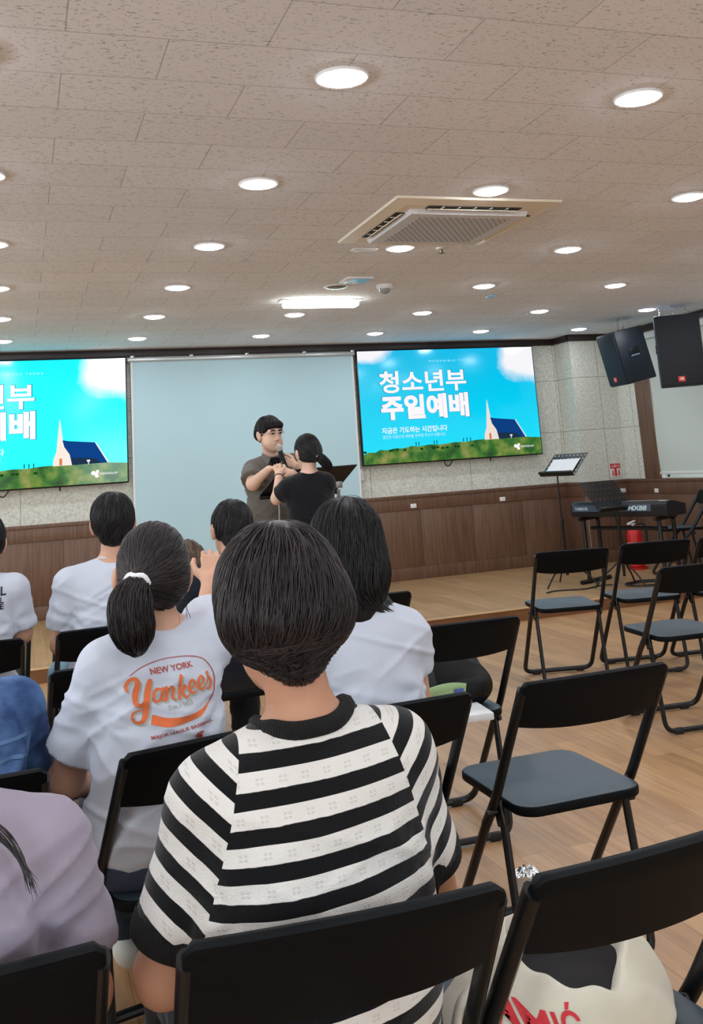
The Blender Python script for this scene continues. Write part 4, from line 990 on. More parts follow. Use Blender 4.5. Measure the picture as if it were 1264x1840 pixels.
# ------------------------------------------------------------------ people
def seated(cx, by, sh=.20, lean=0.0, head=None, dz=0.0, yaw_=0):
    """relaxed seated pose, chair-back top at y=by"""
    y = by+.17
    return dict(pelvis=(cx, y+.03, .555), waist=(cx, y+.0, .70+dz), chest=(cx, y+.02+lean*.6, .855+dz), neck=(cx, y+.02+lean, 1.0+dz),
        shL=(cx-sh+.04, y+.03+lean*.9, .945+dz), shR=(cx+sh-.04, y+.03+lean*.9, .945+dz), elL=(cx-sh-.015, y+.07, .69+dz), elR=(cx+sh+.015, y+.07, .69+dz),
        wrL=(cx-.12, y+.28, .61), wrR=(cx+.12, y+.28, .61), hipL=(cx-.09, y+.06, .535), hipR=(cx+.09, y+.06, .535), knL=(cx-.12, y+.45, .515), knR=(cx+.12, y+.45, .515),
        anL=(cx-.12, y+.42, .085), anR=(cx+.12, y+.42, .085), head=head or (cx, y+.05+lean*1.2, 1.14+dz))
def crop_hair(n=2600, vol=1.0, nape=-.095, m=None, side_cover=True, whorl=(.008, -.03), part=None, seed=1, h=.006, L=(.05, .12), r=.0010, tip=True, fringe=False, back=.0, low=1.0, tipw=.052):
    def make(root, HT, hr, hs):
        mt = np.array(hr); s = hs
        e = lambda p, q: ell(HT(*p), V(*q)*s, mt)
        P = [(e((0, -.016, .030), (.088*vol, .104*vol, .098*vol)), 0), (e((0, -.042-back, -.006), (.080*vol*low, .070*vol*low, .064*low)), .03)]
        if tip: P.append((e((0, -.066, -.062), (tipw*vol, .034, .042)), .03))
        if fringe: P.append((e((0, .050, .062), (.074, .040, .030)), .02))
        F0 = U(P); c0 = HT(0, 0, 0); fy = mt@V(0, 1, 0); fz = mt@V(0, 0, 1)
        # keep the face clear
        F = cut(F0, (HT(0, .050, .0), mt@V(0, 1, -.9))) if not fringe else cut(F0, (HT(0, .060, .026), mt@V(0, .75, -1.0)))
        F.bb = F0.bb
        top = HT(whorl[0], whorl[1], .12*vol)
        def flow(Q):
            d = Q-top; d -= fz*(d@fz)[:, None]; n_ = np.linalg.norm(d, axis=1)[:, None]; return d/np.maximum(n_, .02)-fz*.9+np.cross(d, fz)*1.5
        def keep(Q): return ((Q-c0)@fz > nape*s+.004) & ~(((Q-c0)@fy > .05) & ((Q-c0)@fz < .035))
        def hem(Q): return ((Q-c0)@fz < nape*s-.004+.012*vnoise(Q*60)) | (((Q-c0)@fy > .055) & ((Q-c0)@fz < (.03 if not fringe else .036)))
        st = strands(F, (HT(0, -.018, .01), V(.10, .115, .115)*s), n, L, flow, seed, hem=hem, r=r, keep=keep)
        hair_piece(root, F, h, m or HB, [st])
    return make

# ---- the person in the striped knit, nearest
k = NT('striped_knit'); at = k.n('Attribute', attribute_name='stripe'); at2 = k.n('Attribute', attribute_name='stripe_sleeve'); at3 = k.n('Attribute', attribute_name='seam'); gt = k.n('Math', operation='GREATER_THAN'); k.l(at3, 'Fac', gt, 0); gt.inputs[1].default_value = 0; mxs = k.n('Mix', data_type='FLOAT'); k.l(gt, 0, mxs, 0); k.l(at, 'Fac', mxs, 2); k.l(at2, 'Fac', mxs, 3); fr = k.n('Math', operation='FRACT'); k.l(mxs, 0, fr, 0)
nz = k.n('TexNoise'); nz.inputs['Scale'].default_value = 55; c = k.coord(); k.l(c, 0, nz, 'Vector'); ma = k.n('Math', operation='MULTIPLY_ADD'); k.l(nz, 'Fac', ma, 0); ma.inputs[1].default_value = .05; k.l(fr, 0, ma, 2)
st_ = k.n('MapRange'); st_.inputs[1].default_value = .535; st_.inputs[2].default_value = .555; k.l(ma, 0, st_, 0)
mix = k.n('Mix', data_type='RGBA'); k.l(st_, 0, mix, 0); mix.inputs[6].default_value = lin((226, 222, 216)); mix.inputs[7].default_value = lin((16, 16, 18))
# small openwork dots in the pale bands
sx = k.n('SeparateXYZ'); k.l(c, 0, sx, 0); cb = k.n('CombineXYZ'); k.l(sx, 0, cb, 0); k.l(fr, 0, cb, 1)
mpn = k.n('Mapping'); mpn.inputs['Scale'].default_value = (31, 1, 1); k.l(cb, 0, mpn, 0)
def dots(u0, v0):
    fx = k.n('SeparateXYZ'); k.l(mpn, 0, fx, 0); f2 = k.n('Math', operation='FRACT'); k.l(fx, 0, f2, 0)
    a = k.n('Math', operation='SUBTRACT'); k.l(f2, 0, a, 0); a.inputs[1].default_value = u0; b = k.n('Math', operation='SUBTRACT'); k.l(fx, 1, b, 0); b.inputs[1].default_value = v0
    a2 = k.n('Math', operation='ABSOLUTE'); k.l(a, 0, a2, 0); b2 = k.n('Math', operation='ABSOLUTE'); k.l(b, 0, b2, 0)
    la = k.n('Math', operation='LESS_THAN'); k.l(a2, 0, la, 0); la.inputs[1].default_value = .07; lb = k.n('Math', operation='LESS_THAN'); k.l(b2, 0, lb, 0); lb.inputs[1].default_value = .035
    mu = k.n('Math', operation='MULTIPLY'); k.l(la, 0, mu, 0); k.l(lb, 0, mu, 1); return mu
dd = None
for u0, v0 in ((.3, .22), (.5, .22), (.3, .34), (.5, .34)):
    q = dots(u0, v0)
    if dd is None: dd = q
    else:
        m_ = k.n('Math', operation='MAXIMUM'); k.l(dd, 0, m_, 0); k.l(q, 0, m_, 1); dd = m_
md = k.n('Mix', data_type='RGBA'); sc_ = k.n('Math', operation='MULTIPLY'); k.l(dd, 0, sc_, 0); sc_.inputs[1].default_value = .22; k.l(sc_, 0, md, 0); k.l(mix, 2, md, 6); md.inputs[7].default_value = lin((120, 112, 104))
k.l(md, 2, k.b, 'Base Color'); k.b.inputs['Roughness'].default_value = .95; k.b.inputs['Sheen Weight'].default_value = .2; k.b.inputs['Specular IOR Level'].default_value = .15
kn = k.n('TexNoise'); kn.inputs['Scale'].default_value = 420; k.l(c, 0, kn, 'Vector'); bp = k.n('Bump'); bp.inputs['Strength'].default_value = .5; bp.inputs['Distance'].default_value = .003; k.l(kn, 'Fac', bp, 'Height'); k.l(bp, 0, k.b, 'Normal')
M_knit = k.m
k = NT('black_rib'); c = k.coord((1, 1, 1)); wv = k.n('TexWave'); wv.inputs['Scale'].default_value = 90; k.l(c, 0, wv, 'Vector'); bp = k.n('Bump'); bp.inputs['Strength'].default_value = .8; bp.inputs['Distance'].default_value = .003; k.l(wv, 'Fac', bp, 'Height'); k.l(bp, 0, k.b, 'Normal'); k.b.inputs['Base Color'].default_value = lin((15, 15, 16)); k.b.inputs['Roughness'].default_value = .95
M_rib = k.m
def stripe_attr(me, v, ends):
    per = .0430
    n_ = .03*(vnoise(v*V(14, 14, 14))-.5)
    body = (.980-v[:, 2]+.05*(v[:, 0]-.41))/per+n_
    slv = np.zeros(len(v)); seam = np.full(len(v), -1.0)
    for key, (S_, end, d) in ends.items():
        sd = -1 if key == 'L' else 1
        nrm = V(sd*.96, 0, .28)
        side = (v[:, 0]-S_[0])*sd > -.12
        sv = (v-(S_+V(sd*-.012, 0, 0)))@nrm
        ax = d*.55+V(sd*.62, 0, -.42); ax /= np.linalg.norm(ax)
        m = sv > -.03
        slv = np.where(m, ((v-S_)@ax+.02)/per+.15+n_, slv); seam = np.where(side, sv, seam)
    for nm, q in (('stripe', body), ('stripe_sleeve', slv), ('seam', seam)):
        a_ = me.attributes.new(nm, 'FLOAT', 'POINT'); a_.data.foreach_set('value', q.astype(np.float32))
J = seated(.405, 1.345, .205)
J.update(head=(.388, 1.575, 1.132), neck=(.412, 1.54, .972), nk=.047, hrot=hrot(4, -6, -3), shL=(.268, 1.545, .885), shR=(.553, 1.55, .905), chest=(.408, 1.535, .80), waist=(.405, 1.515, .67),
    elL=(.198, 1.585, .655), elR=(.616, 1.60, .685), wrL=(.28, 1.80, .58), wrR=(.55, 1.82, .60), bulk=1.05, wide=1.10)
M_dk = cloth_mat('dark_trousers', (34, 36, 42)); M_shoe = mat('pale_shoe', (216, 214, 206), rough=.6)
P1 = figure('person with cropped dark hair in a black and white striped knit, nearest the camera', (.405, 1.55, 0), J, h=.006,
    shirt=dict(mat=M_knit, r=.016, sleeve=.74, sw=.066, hem=.47, low=1, h=.005, amp=.0065, attr=stripe_attr, neck=.070, name='striped_sweater', collar=M_rib, collar_r=.014),
    pants=dict(mat=M_dk), shoes=M_shoe, skin=SK2, hair=crop_hair(5200, vol=1.13, nape=-.110, m=HBR, seed=3, h=.005, r=.0009, L=(.05, .13), back=.01, low=1.13, tipw=.034))
for key, (S_, end, d) in P1['ends'].items():          # black ribbed cuffs
    u = np.cross(d, V(0, 1, 0)); u /= np.linalg.norm(u); w_ = np.cross(d, u)
    pts = []
    for t in np.linspace(0, 2*PI, 41)[:-1]:
        p = (end-d*.012+(u*math.cos(t)+w_*math.sin(t))*.07)[None]
        for _ in range(8): p = p-grad(P1['shirtF'], p)*P1['shirtF'](p)[:, None]*.8
        pts.append(p[0]-d*0)
    g = MB()
    pts2 = [npm(p)+d*.022 for p in pts]; cen = np.mean(pts, 0)
    prof = [(1.02, -.004), (1.05, .004), (1.055, .016), (1.04, .028), (.97, .032), (.90, .026)]
    g.v = [tuple(cen+(p-cen)*k_+d*o_) for k_, o_ in prof for p in pts]; nn_ = len(pts)
    g.f = [(i*nn_+j, i*nn_+(j+1) % nn_, (i+1)*nn_+(j+1) % nn_, (i+1)*nn_+j) for i in range(len(prof)-1) for j in range(nn_)]
    obj('cuff', g, M_rib, P1['root'], smooth=180)
# ---- shared cloths
M_wt = cloth_mat('white_cotton', (200, 206, 218), weave=700, bump=.15)
M_navy = cloth_mat('navy_cotton', (24, 28, 38)); M_blk = cloth_mat('black_cotton', (16, 18, 22)); M_jean = cloth_mat('blue_jeans', (52, 66, 88), bump=.4); M_ljean = cloth_mat('light_jeans', (122, 160, 178), bump=.4)
M_lav = cloth_mat('lavender_cotton', (158, 148, 163), weave=600, bump=.12)
M_mask = mat('ink_black', (28, 28, 32), rough=.7)

def ponytail(tie, ctrl, rad, tie_mat=None, n=2600, nt=700, m=None, seed=5, h=.005, wisps=0, vol=1.0, r=.0009, low=-.075):
    def make(root, HT, hr, hs):
        mt = np.array(hr); s = hs; e = lambda p, q: ell(HT(*p), V(*q)*s, mt); fy = mt@V(0, 1, 0); fz = mt@V(0, 0, 1); c0 = HT(0, 0, 0); tp = npm(tie)
        P = [(e((0, -.012, .026), (.084*vol, .101*vol, .099*vol)), 0), (e((0, -.045, -.015), (.076*vol, .066*vol, .066)), .03), (cap(HT(0, -.07, .0), tp, .045, .026), .045)]
        F0 = U(P); F = cut(F0, (HT(0, .054, .0), mt@V(0, 1, -.75))); F.bb = F0.bb
        def flow(Q): d = tp-Q; return d/np.maximum(np.linalg.norm(d, axis=1), .01)[:, None]
        def keep(Q): return ((Q-c0)@fz > low*s) & ~(((Q-c0)@fy > .05) & ((Q-c0)@fz < .04))
        def hem(Q): return np.linalg.norm(Q-tp, axis=1) < .022
        sets = [strands(F, (HT(0, -.018, .01), V(.10, .115, .115)*s), n, (.07, .15), flow, seed, hem=hem, r=r, keep=keep, lift=(.0, .003))]
        pts = [npm(q) for q in catmull([tie]+list(ctrl), 4)]; rs = np.interp(np.linspace(0, 1, len(pts)), np.linspace(0, 1, len(rad)), rad)
        Tl = U([(cap(a, b, ra, rb), .01) for a, b, ra, rb in zip(pts[:-1], pts[1:], rs[:-1], rs[1:])])
        PT = np.array(pts); TG = np.gradient(PT, axis=0)
        def tflow(Q):
            i = np.argmin(np.linalg.norm(Q[:, None]-PT[None], axis=2), 1); return TG[i]/np.maximum(np.linalg.norm(TG[i], axis=1), 1e-6)[:, None]
        mid = (PT.min(0)+PT.max(0))/2; ex = (PT.max(0)-PT.min(0))/2+max(rad)
        sets.append(strands(Tl, (mid, ex), nt, (.06, .14), tflow, seed+1, r=r, lift=(.0, .005)))
        hair_piece(root, F, h, m or HB, sets)
        v, q = surface(Tl, h); v = folds(v, Tl, .004, lambda P_: vnoise(P_*V(60, 60, 12))-.5); obj('ponytail', mesh_np('ponytail', v, q), m or HB, root)
        if tie_mat:
            ax = npm(ctrl[0])-tp; ax /= np.linalg.norm(ax); u = np.cross(ax, V(1, 0, 0)); u /= np.linalg.norm(u); w = np.cross(ax, u)
            obj('hair_tie', MB().tube([tp+(u*math.cos(t)+w*math.sin(t))*.0275+ax*(.003*math.sin(5*t)) for t in np.linspace(0, 2*PI, 25)[:-1]], .0075, 8, closed=True), tie_mat, root, smooth=180)
        if wisps:
            g = random.Random(seed); W_ = MB()
            for _ in range(wisps):
                a = g.uniform(-1, 1); st = HT(a*.075, -.05+abs(a)*.02, -.02-.05*g.random()); en = st+mt@V(a*.02+g.uniform(-.01, .01), g.uniform(-.03, .01), -.05-.06*g.random())
                W_.tube([st, (st+en)/2+V(.008*a, -.006, 0), en], [.0007, .0006, .0003], 4)
            obj('loose_strands', W_, m or HB, root)
    return make
def bob(n=3000, drop=-.14, vol=1.06, m=None, seed=8, h=.005, flick=0.0, r=.0009, behind=0.0, width=.104):
    def make(root, HT, hr, hs):
        mt = np.array(hr); s = hs; e = lambda p, q: ell(HT(*p), V(*q)*s, mt); fx, fy, fz = (mt@V(1, 0, 0), mt@V(0, 1, 0), mt@V(0, 0, 1)); c0 = HT(0, 0, 0)
        P = [(e((0, -.014, .028), (.088*vol, .104*vol, .099*vol)), 0), (e((0, -.025, -.06), (width, .092, .115)), .04)]
        if drop < -.16: P.append((cap(HT(0, -.045, -.08), HT(0, -.06-behind, drop), .085*s, .06*s), .05))
        F0 = U(P); F = cut(F0, (HT(0, .048, .0), mt@V(0, 1, -.5)), (HT(0, 0, drop), mt@V(0, .25, -1))); F.bb = F0.bb
        top = HT(0, -.01, .12)
        def flow(Q):
            d = Q-top; d -= fz*(d@fz)[:, None]; z = ((Q-c0)@fz); return d*np.clip(z/.1, 0, 1)[:, None]*8-fz*1.0+fx*(flick*np.clip((-z-.09)/.05, 0, 1))[:, None]
        def keep(Q): return ((Q-c0)@fz > drop*s+.02) & ~((((Q-c0)@fy > .045)) & ((Q-c0)@fz < .05))
        def hem(Q): return ((Q-c0)@fz < drop*s-.012+.02*vnoise(Q*50)) | (((Q-c0)@fy > .05) & ((Q-c0)@fz < .04))
        st = strands(F, (HT(0, -.02, -.02), V(.11, .12, .13)*s), n, (.07, .16), flow, seed, hem=hem, r=r, keep=keep, lift=(.0, .005))
        hair_piece(root, F, h, m or HB, [st])
        if flick:
            g = random.Random(seed); W_ = MB()
            for _ in range(60):
                a = g.uniform(-.5, 1.0); st_ = HT(a*width*.97, -.025-.086*math.sqrt(max(0, 1-a*a))*.93, drop+.035); d = fx*(flick*(.25+.6*g.random())*(1 if a > -.2 else -.3))-fy*.15*g.random()-fz
                W_.tube(catmull([st_, st_+d*.026, st_+d*.040+fx*flick*.016*(.4+g.random())], 4), [.0042]*4+[.0036, .003, .0022, .0012, .0004], 6)
            obj('hair_tips', W_, m or HB, root)
    return make

# ---- the girl with orange lettering
J = seated(.305, 2.31, .19)
J.update(head=(.305, 2.505, 1.122), neck=(.318, 2.485, .985), hrot=hrot(2, -2, 2), shL=(.188, 2.475, .925), shR=(.440, 2.52, .955), chest=(.308, 2.475, .84), waist=(.300, 2.455, .70), nk=.046,
    elL=(.100, 2.56, .675), wrL=(.18, 2.74, .60), elR=(.480, 2.745, .975), wrR=(.503, 2.80, 1.060), haR=dict(d=V(.20, .62, .78), n_=V(-.1, -.78, .62), side=-1, curl=.55, curls=(.45, .5, .6, .7), s=.95, spread=.06),
    wide=.90, knL=(.235, 2.93, .515), anL=(.292, 3.10, .105), knR=(.42, 2.93, .515), anR=(.44, 3.02, .085))
P2 = figure('girl with a ponytail and orange baseball lettering on her white shirt, arm raised', (.305, 2.48, 0), J, h=.005,
    shirt=dict(mat=M_wt, r=.018, sleeve=.74, sw=.076, hem=.485, low=1, h=.006, amp=.011, seed=3, neck=.062, collar=M_wt, flare=.012), pants=dict(mat=M_jean), shoes=M_shoe, skin=SK,
    hair=ponytail((.258, 2.385, 1.118), [(.236, 2.352, 1.075), (.240, 2.345, 1.02), (.250, 2.362, .978)], (.020, .044, .043, .012), mat('white_elastic', (236, 236, 238), rough=.6), wisps=12, m=HBR, n=3600, nt=1100))
def project(out, v2, faces, to_world, m, name, parent, off=.0016, sub=.012):
    v, q = out['shirt_vq']; tree = BVHTree.FromPolygons([tuple(p) for p in v], [tuple(p) for p in q])
    bm = bmesh.new(); vs = [bm.verts.new((float(p[0]), float(p[1]), 0)) for p in v2]
    for f in faces:
        try: bm.faces.new([vs[i] for i in f])
        except ValueError: pass
    bmesh.ops.triangulate(bm, faces=bm.faces)
    for _ in range(4):
        le = [e for e in bm.edges if (Vector(to_world(*e.verts[0].co[:2]))-Vector(to_world(*e.verts[1].co[:2]))).length > sub]
        if not le: break
        bmesh.ops.subdivide_edges(bm, edges=le, cuts=1)
        bmesh.ops.triangulate(bm, faces=[f for f in bm.faces if len(f.verts) > 3])
    bm.verts.index_update(); P = []
    for p in bm.verts:
        w = Vector(to_world(p.co.x, p.co.y)); hit, nn_, _, _ = tree.ray_cast(w-Vector((0, .4, 0)), Vector((0, 1, 0)))
        P.append((hit-Vector((0, off, 0))) if hit else w)
    g = MB().add(P, [tuple(a.index for a in f.verts) for f in bm.faces]); bm.free()
    return obj(name, g, m, parent, smooth=180)
base = P2['root']; sh = P2['shirt']
ART = lambda x, y: (.2231+.2023e-3*x-.0035e-3*y, 2.40, .9985-.0500e-3*x-.1925e-3*y)      # artwork units -> the shirt back (x, z), slightly tilted
M_or = mat('print_orange', (224, 112, 62), rough=.7); M_rd = mat('print_rust', (176, 72, 62), rough=.7); M_gy = mat('print_grey', (178, 176, 168), rough=.7)
script = [
 ([(22, 565), (12, 525), (55, 455), (118, 425), (142, 480), (112, 600), (120, 690), (178, 690), (225, 610)], [30, 34, 34, 40, 56, 62, 50, 34, 18]),
 ([(276, 418), (252, 520), (226, 680), (214, 800), (170, 872), (100, 882), (74, 825), (112, 772), (205, 738)], [44, 62, 64, 56, 36, 30, 26, 18, 10]),
 ([(405, 492), (345, 500), (308, 575), (325, 632), (378, 602), (418, 490)], [24, 26, 30, 28, 22, 18]), ([(420, 478), (400, 590), (446, 604)], [32, 34, 14]),
 ([(455, 462), (452, 592)], [30, 32]), ([(455, 540), (505, 452), (534, 470), (518, 560), (562, 584)], [14, 24, 32, 32, 14]),
 ([(622, 318), (604, 450), (596, 566)], [36, 32, 32]), ([(600, 490), (655, 420), (672, 444), (628, 486)], [16, 24, 24, 18]), ([(630, 484), (668, 545), (722, 520)], [28, 30, 14]),
 ([(702, 470), (766, 424), (782, 372), (742, 356), (714, 430), (742, 497), (806, 470)], [16, 20, 24, 26, 32, 28, 14]),
 ([(806, 436), (874, 374), (892, 322), (852, 306), (822, 382), (850, 447), (912, 412)], [16, 20, 24, 26, 32, 28, 14]),
 ([(908, 412), (952, 330), (940, 268), (950, 262)], [14, 18, 26, 20]), ([(944, 290), (986, 352), (972, 420), (930, 436)], [20, 30, 28, 22])]
def strokes(ss, dx=0, dy=0, grow=0):
    v = []; f = []
    for pts, w in ss:
        a, b = ribbon([(x+dx, y+dy) for x, y in pts], [q+grow for q in w], 5); o = len(v); v += a; f += [tuple(i+o for i in q) for q in b]
    return v, f
project(P2, *strokes(script, 20, 20), ART, M_gy, 'lettering_shadow', sh, .0010)
project(P2, *strokes(script), ART, M_or, 'lettering', sh, .0024)
project(P2, *strokes([([(60, 402), (190, 290), (400, 178), (600, 120), (780, 97), (905, 118), (1000, 205), (1040, 320), (1022, 450), (965, 565)], [6, 8, 8, 8, 9, 9, 11, 13, 15, 17])]), ART, M_rd, 'oval_line', sh, .0018)
up = catmull([(968, 560), (850, 668), (660, 748), (450, 786), (290, 774)], 8); lo_ = catmull([(270, 878), (450, 878), (660, 822), (850, 724), (972, 572)], 8); nn_ = len(up)
project(P2, [tuple(p) for p in up]+[tuple(p) for p in lo_[::-1]], [(i, i+1, nn_+i+1, nn_+i) for i in range(nn_-1)], ART, M_or, 'swoosh', sh, .0014)
def line_text(body, x0, y0, x1, y1, hgt, m, off=.02):
    a, f = text_geo(body, off); dx, dy = x1-x0, y1-y0; L_ = math.hypot(dx, dy); ux, uy = dx/L_, dy/L_
    project(P2, [(x0+dx*p[0]+uy*hgt*p[1], y0+dy*p[0]-ux*hgt*p[1]) for p in a], f, ART, m, 'lettering', sh, .0018)
line_text('NEW YORK', 292, 352, 776, 208, 66, M_rd); line_text('Est.1903', 476, 700, 756, 616, 50, M_gy, .01); line_text('MAJOR LEAGUE BASEBALL', 276, 1040, 992, 806, 44, M_rd); line_text('YANKEES', 490, 1112, 740, 1036, 34, M_rd, .01)
project(P2, *strokes([([(790, 920), (790, 1012)], [16, 16]), ([(790, 920), (838, 1008)], [20, 20]), ([(840, 905), (840, 1005)], [16, 16]), ([(762, 950), (812, 955), (818, 905)], [14, 14, 14]), ([(822, 955), (860, 900)], [14, 16]), ([(822, 950), (824, 1010)], [14, 14]), ([(770, 1010), (800, 1006)], [10, 10]), ([(842, 960), (868, 1000)], [12, 14])]), ART, M_rd, 'monogram', sh, .0018)

# ---- bob-haired person in white
J = seated(.845, 2.34, .20)
J.update(head=(.828, 2.585, 1.137), neck=(.845, 2.535, .995), hrot=hrot(6, -4, 4), shL=(.715, 2.53, .915), shR=(.965, 2.54, .905), chest=(.845, 2.525, .82), wide=.86, elR=(1.010, 2.585, .67), elL=(.675, 2.59, .70), wrR=(.95, 2.78, .60), wrL=(.78, 2.78, .61))
figure('person with a black chin-length bob and plain white shirt behind the striped sweater', (.845, 2.55, 0), J, h=.007,
    shirt=dict(mat=M_wt, r=.018, sleeve=.42, sw=.064, hem=.48, low=1, h=.006, amp=.012, seed=8, neck=.062, collar=M_wt), pants=dict(mat=M_dk), shoes=M_shoe, hair=bob(flick=1.1, drop=-.162))

# ---- boy in plain white
J = seated(.365, 4.20, .215)
J.update(head=(.378, 4.43, 1.178), neck=(.372, 4.39, 1.02), hrot=hrot(-3, -3, -2), shL=(.195, 4.40, .945), shR=(.545, 4.40, .945), chest=(.37, 4.38, .86), elL=(.160, 4.45, .70), elR=(.580, 4.45, .70), wide=.95, knL=(.20, 4.80, .515), anL=(.165, 4.80, .085))
figure('boy with black hair and a plain white shirt, seated left of the screen', (.365, 4.40, 0), J, h=.008,
    shirt=dict(mat=M_wt, r=.020, sleeve=.72, sw=.074, hem=.50, low=1, h=.008, amp=.013, seed=12, neck=.062, collar=M_wt), pants=dict(mat=M_ljean), shoes=mat('black_shoe', (18, 18, 19), rough=.35), skin=SK, hair=crop_hair(1800, vol=1.03, nape=-.088, seed=12, r=.0013, low=.90))
# ---- boy in navy
J = seated(.87, 4.15, .19, dz=-.03)
J.update(head=(.893, 4.43, 1.108), neck=(.883, 4.37, .955), hrot=hrot(8, -8, 4), shL=(.72, 4.36, .885), shR=(1.03, 4.36, .90), chest=(.875, 4.34, .80))
figure('boy with black hair in a navy shirt, seated in front of the screen', (.87, 4.36, 0), J, h=.008,
    shirt=dict(mat=M_navy, r=.018, sleeve=.7, sw=.07, hem=.50, low=1, h=.009, amp=.008, neck=.06), pants=dict(mat=M_dk), shoes=M_shoe, hair=crop_hair(1800, vol=1.0, nape=-.085, seed=13, r=.0013, low=.88))
# ---- person at the left edge with lettering
J = seated(-.185, 4.15, .20)
J.update(head=(-.150, 4.41, 1.135), neck=(-.165, 4.36, .995), shL=(-.34, 4.37, .93), shR=(-.030, 4.37, .945), elR=(.005, 4.40, .77), wide=.9, chest=(-.178, 4.35, .84))
P5 = figure('person in a white shirt with black lettering on the back, cut by the left edge', (-.185, 4.37, 0), J, h=.008,
    shirt=dict(mat=M_wt, r=.018, sleeve=.86, sw=.066, hem=.50, low=1, h=.008, amp=.008, neck=.06, collar=M_wt), pants=dict(mat=M_dk), shoes=M_shoe, hair=crop_hair(1500, vol=1.02, seed=14, r=.0013, low=.9))
for body, x1, z0, hh, w in (('AL', -.054, .936, .034, .056), ('L', -.063, .908, .022, .013), ('E', -.063, .884, .022, .014)):
    a, f = text_geo(body, .02); project(P5, [(x1-w+w*p[0], z0+hh*p[1]) for p in a], f, lambda x, z: (x, 4.25, z), M_mask, 'lettering', P5['shirt'], .003)
# ---- lavender shirt, lower left corner
J = seated(-.115, 1.40, .205)
J.update(head=(-.160, 1.63, 1.10), neck=(-.125, 1.58, .935), hrot=hrot(10, -8, -4), shL=(-.27, 1.57, .85), shR=(.028, 1.575, .852), chest=(-.118, 1.565, .765), wide=.86, waist=(-.115, 1.55, .67), elR=(.080, 1.60, .645), wrR=(.0, 1.82, .58), elL=(-.31, 1.62, .66))
def long_hair(root, HT, hr, hs):
    bob(n=1500, drop=-.15, vol=1.02, m=HBR, seed=21)(root, HT, hr, hs)
    g = random.Random(4); W_ = MB()
    for i in range(22):
        t = g.random(); j = lambda q: g.uniform(-q, q)
        a = V(-.085+.016*t+j(.004), 1.505+j(.004), .945); b = V(-.040+.018*t+j(.004), 1.470+j(.003), .915); c_ = V(-.005+.010*t+j(.002), 1.458+j(.002), .880); d_ = V(.014+j(.007)+.006*t, 1.450+j(.002), .850-.022*t+j(.008))
        W_.tube(catmull([a, b, c_, d_], 4), [.0010]*9+[.0008, .0006, .0004, .0002], 4)
    obj('hair_lock', W_, HBR, root)
figure('person in a plain lavender shirt with a loose hair lock, lower left corner', (-.115, 1.57, 0), J, h=.007,
    shirt=dict(mat=M_lav, r=.018, sleeve=.72, sw=.066, hem=.47, low=1, h=.006, amp=.014, seed=17, neck=.066, collar=M_lav), pants=dict(mat=M_dk), shoes=M_shoe, skin=SK2, hair=long_hair)
# ---- denim jacket, bowing
J = seated(-.165, 2.25, .20)
J.update(chest=(-.165, 2.50, .765), waist=(-.165, 2.43, .66), neck=(-.165, 2.66, .875), head=(-.17, 2.80, .915), hrot=hrot(4, -55, 0), shL=(-.30, 2.60, .83), shR=(-.015, 2.585, .845), elR=(.022, 2.64, .66), elL=(-.36, 2.66, .62), wrR=(-.06, 2.86, .58), wrL=(-.26, 2.86, .57), trot=Matrix.Rotation(R(-42), 3, 'X'))
k = NT('denim'); c = k.coord((1, 1, 1)); n = k.n('TexNoise'); n.inputs['Scale'].default_value = 16; n.inputs['Detail'].default_value = 6; k.l(c, 0, n, 'Vector'); r = k.n('ValToRGB'); r.color_ramp.elements[0].position = .35; r.color_ramp.elements[0].color = lin((38, 66, 112)); r.color_ramp.elements[1].position = .68; r.color_ramp.elements[1].color = lin((84, 120, 168)); k.l(n, 'Fac', r, 0); k.l(r, 0, k.b, 'Base Color'); k.b.inputs['Roughness'].default_value = .9
n2 = k.n('TexNoise'); n2.inputs['Scale'].default_value = 500; k.l(c, 0, n2, 'Vector'); bp = k.n('Bump'); bp.inputs['Strength'].default_value = .4; bp.inputs['Distance'].default_value = .003; k.l(n2, 'Fac', bp, 'Height'); k.l(bp, 0, k.b, 'Normal')
P7 = figure('person in a blue denim jacket bowing forward at the left edge', (-.165, 2.5, 0), J, h=.007,
    shirt=dict(mat=k.m, r=.026, sleeve=1.3, sw=.062, hem=.47, low=1, h=.007, amp=.013, neck=.066, name='denim_jacket', collar=k.m, collar_r=.014), pants=dict(mat=M_dk), shoes=M_shoe, hair=crop_hair(900, seed=31, r=.0013))
M_st = mat('denim_seam', (92, 128, 172), rough=.9)
for nm, pts in (('seam', [(-.14, .800), (-.06, .808), (.020, .800)]), ('seam', [(.020, .800), (.012, .745), (-.002, .700)]), ('pocket_flap', [(-.10, .770), (-.03, .775), (.008, .766)])):
    project(P7, *(lambda vf: vf)(ribbon(pts, [.007]*len(pts), 6)), lambda x, z: (x, 2.35, z), M_st, nm, P7['shirt'], .003)
# ---- brown hair in the front row
J = seated(.84, 4.98, .17)
J.update(head=(.842, 5.36, .885), neck=(.84, 5.28, .84), hrot=hrot(0, -62, 0), chest=(.84, 5.18, .76), waist=(.84, 5.14, .66), shL=(.70, 5.24, .80), shR=(.98, 5.24, .80), elL=(.68, 5.32, .60), elR=(1.0, 5.32, .60), wrL=(.74, 5.5, .56), wrR=(.94, 5.5, .56), trot=Matrix.Rotation(R(-35), 3, 'X'))
figure('brown-haired person bowing low in the front row, glimpsed between two heads', (.84, 5.2, 0), J, h=.010,
    shirt=dict(mat=M_blk, r=.018, sleeve=.7, sw=.064, hem=.50, low=1, h=.010, amp=.006, neck=.06), pants=dict(mat=M_dk), shoes=M_shoe, hair=bob(n=900, drop=-.13, m=HLB, seed=33, r=.0014))
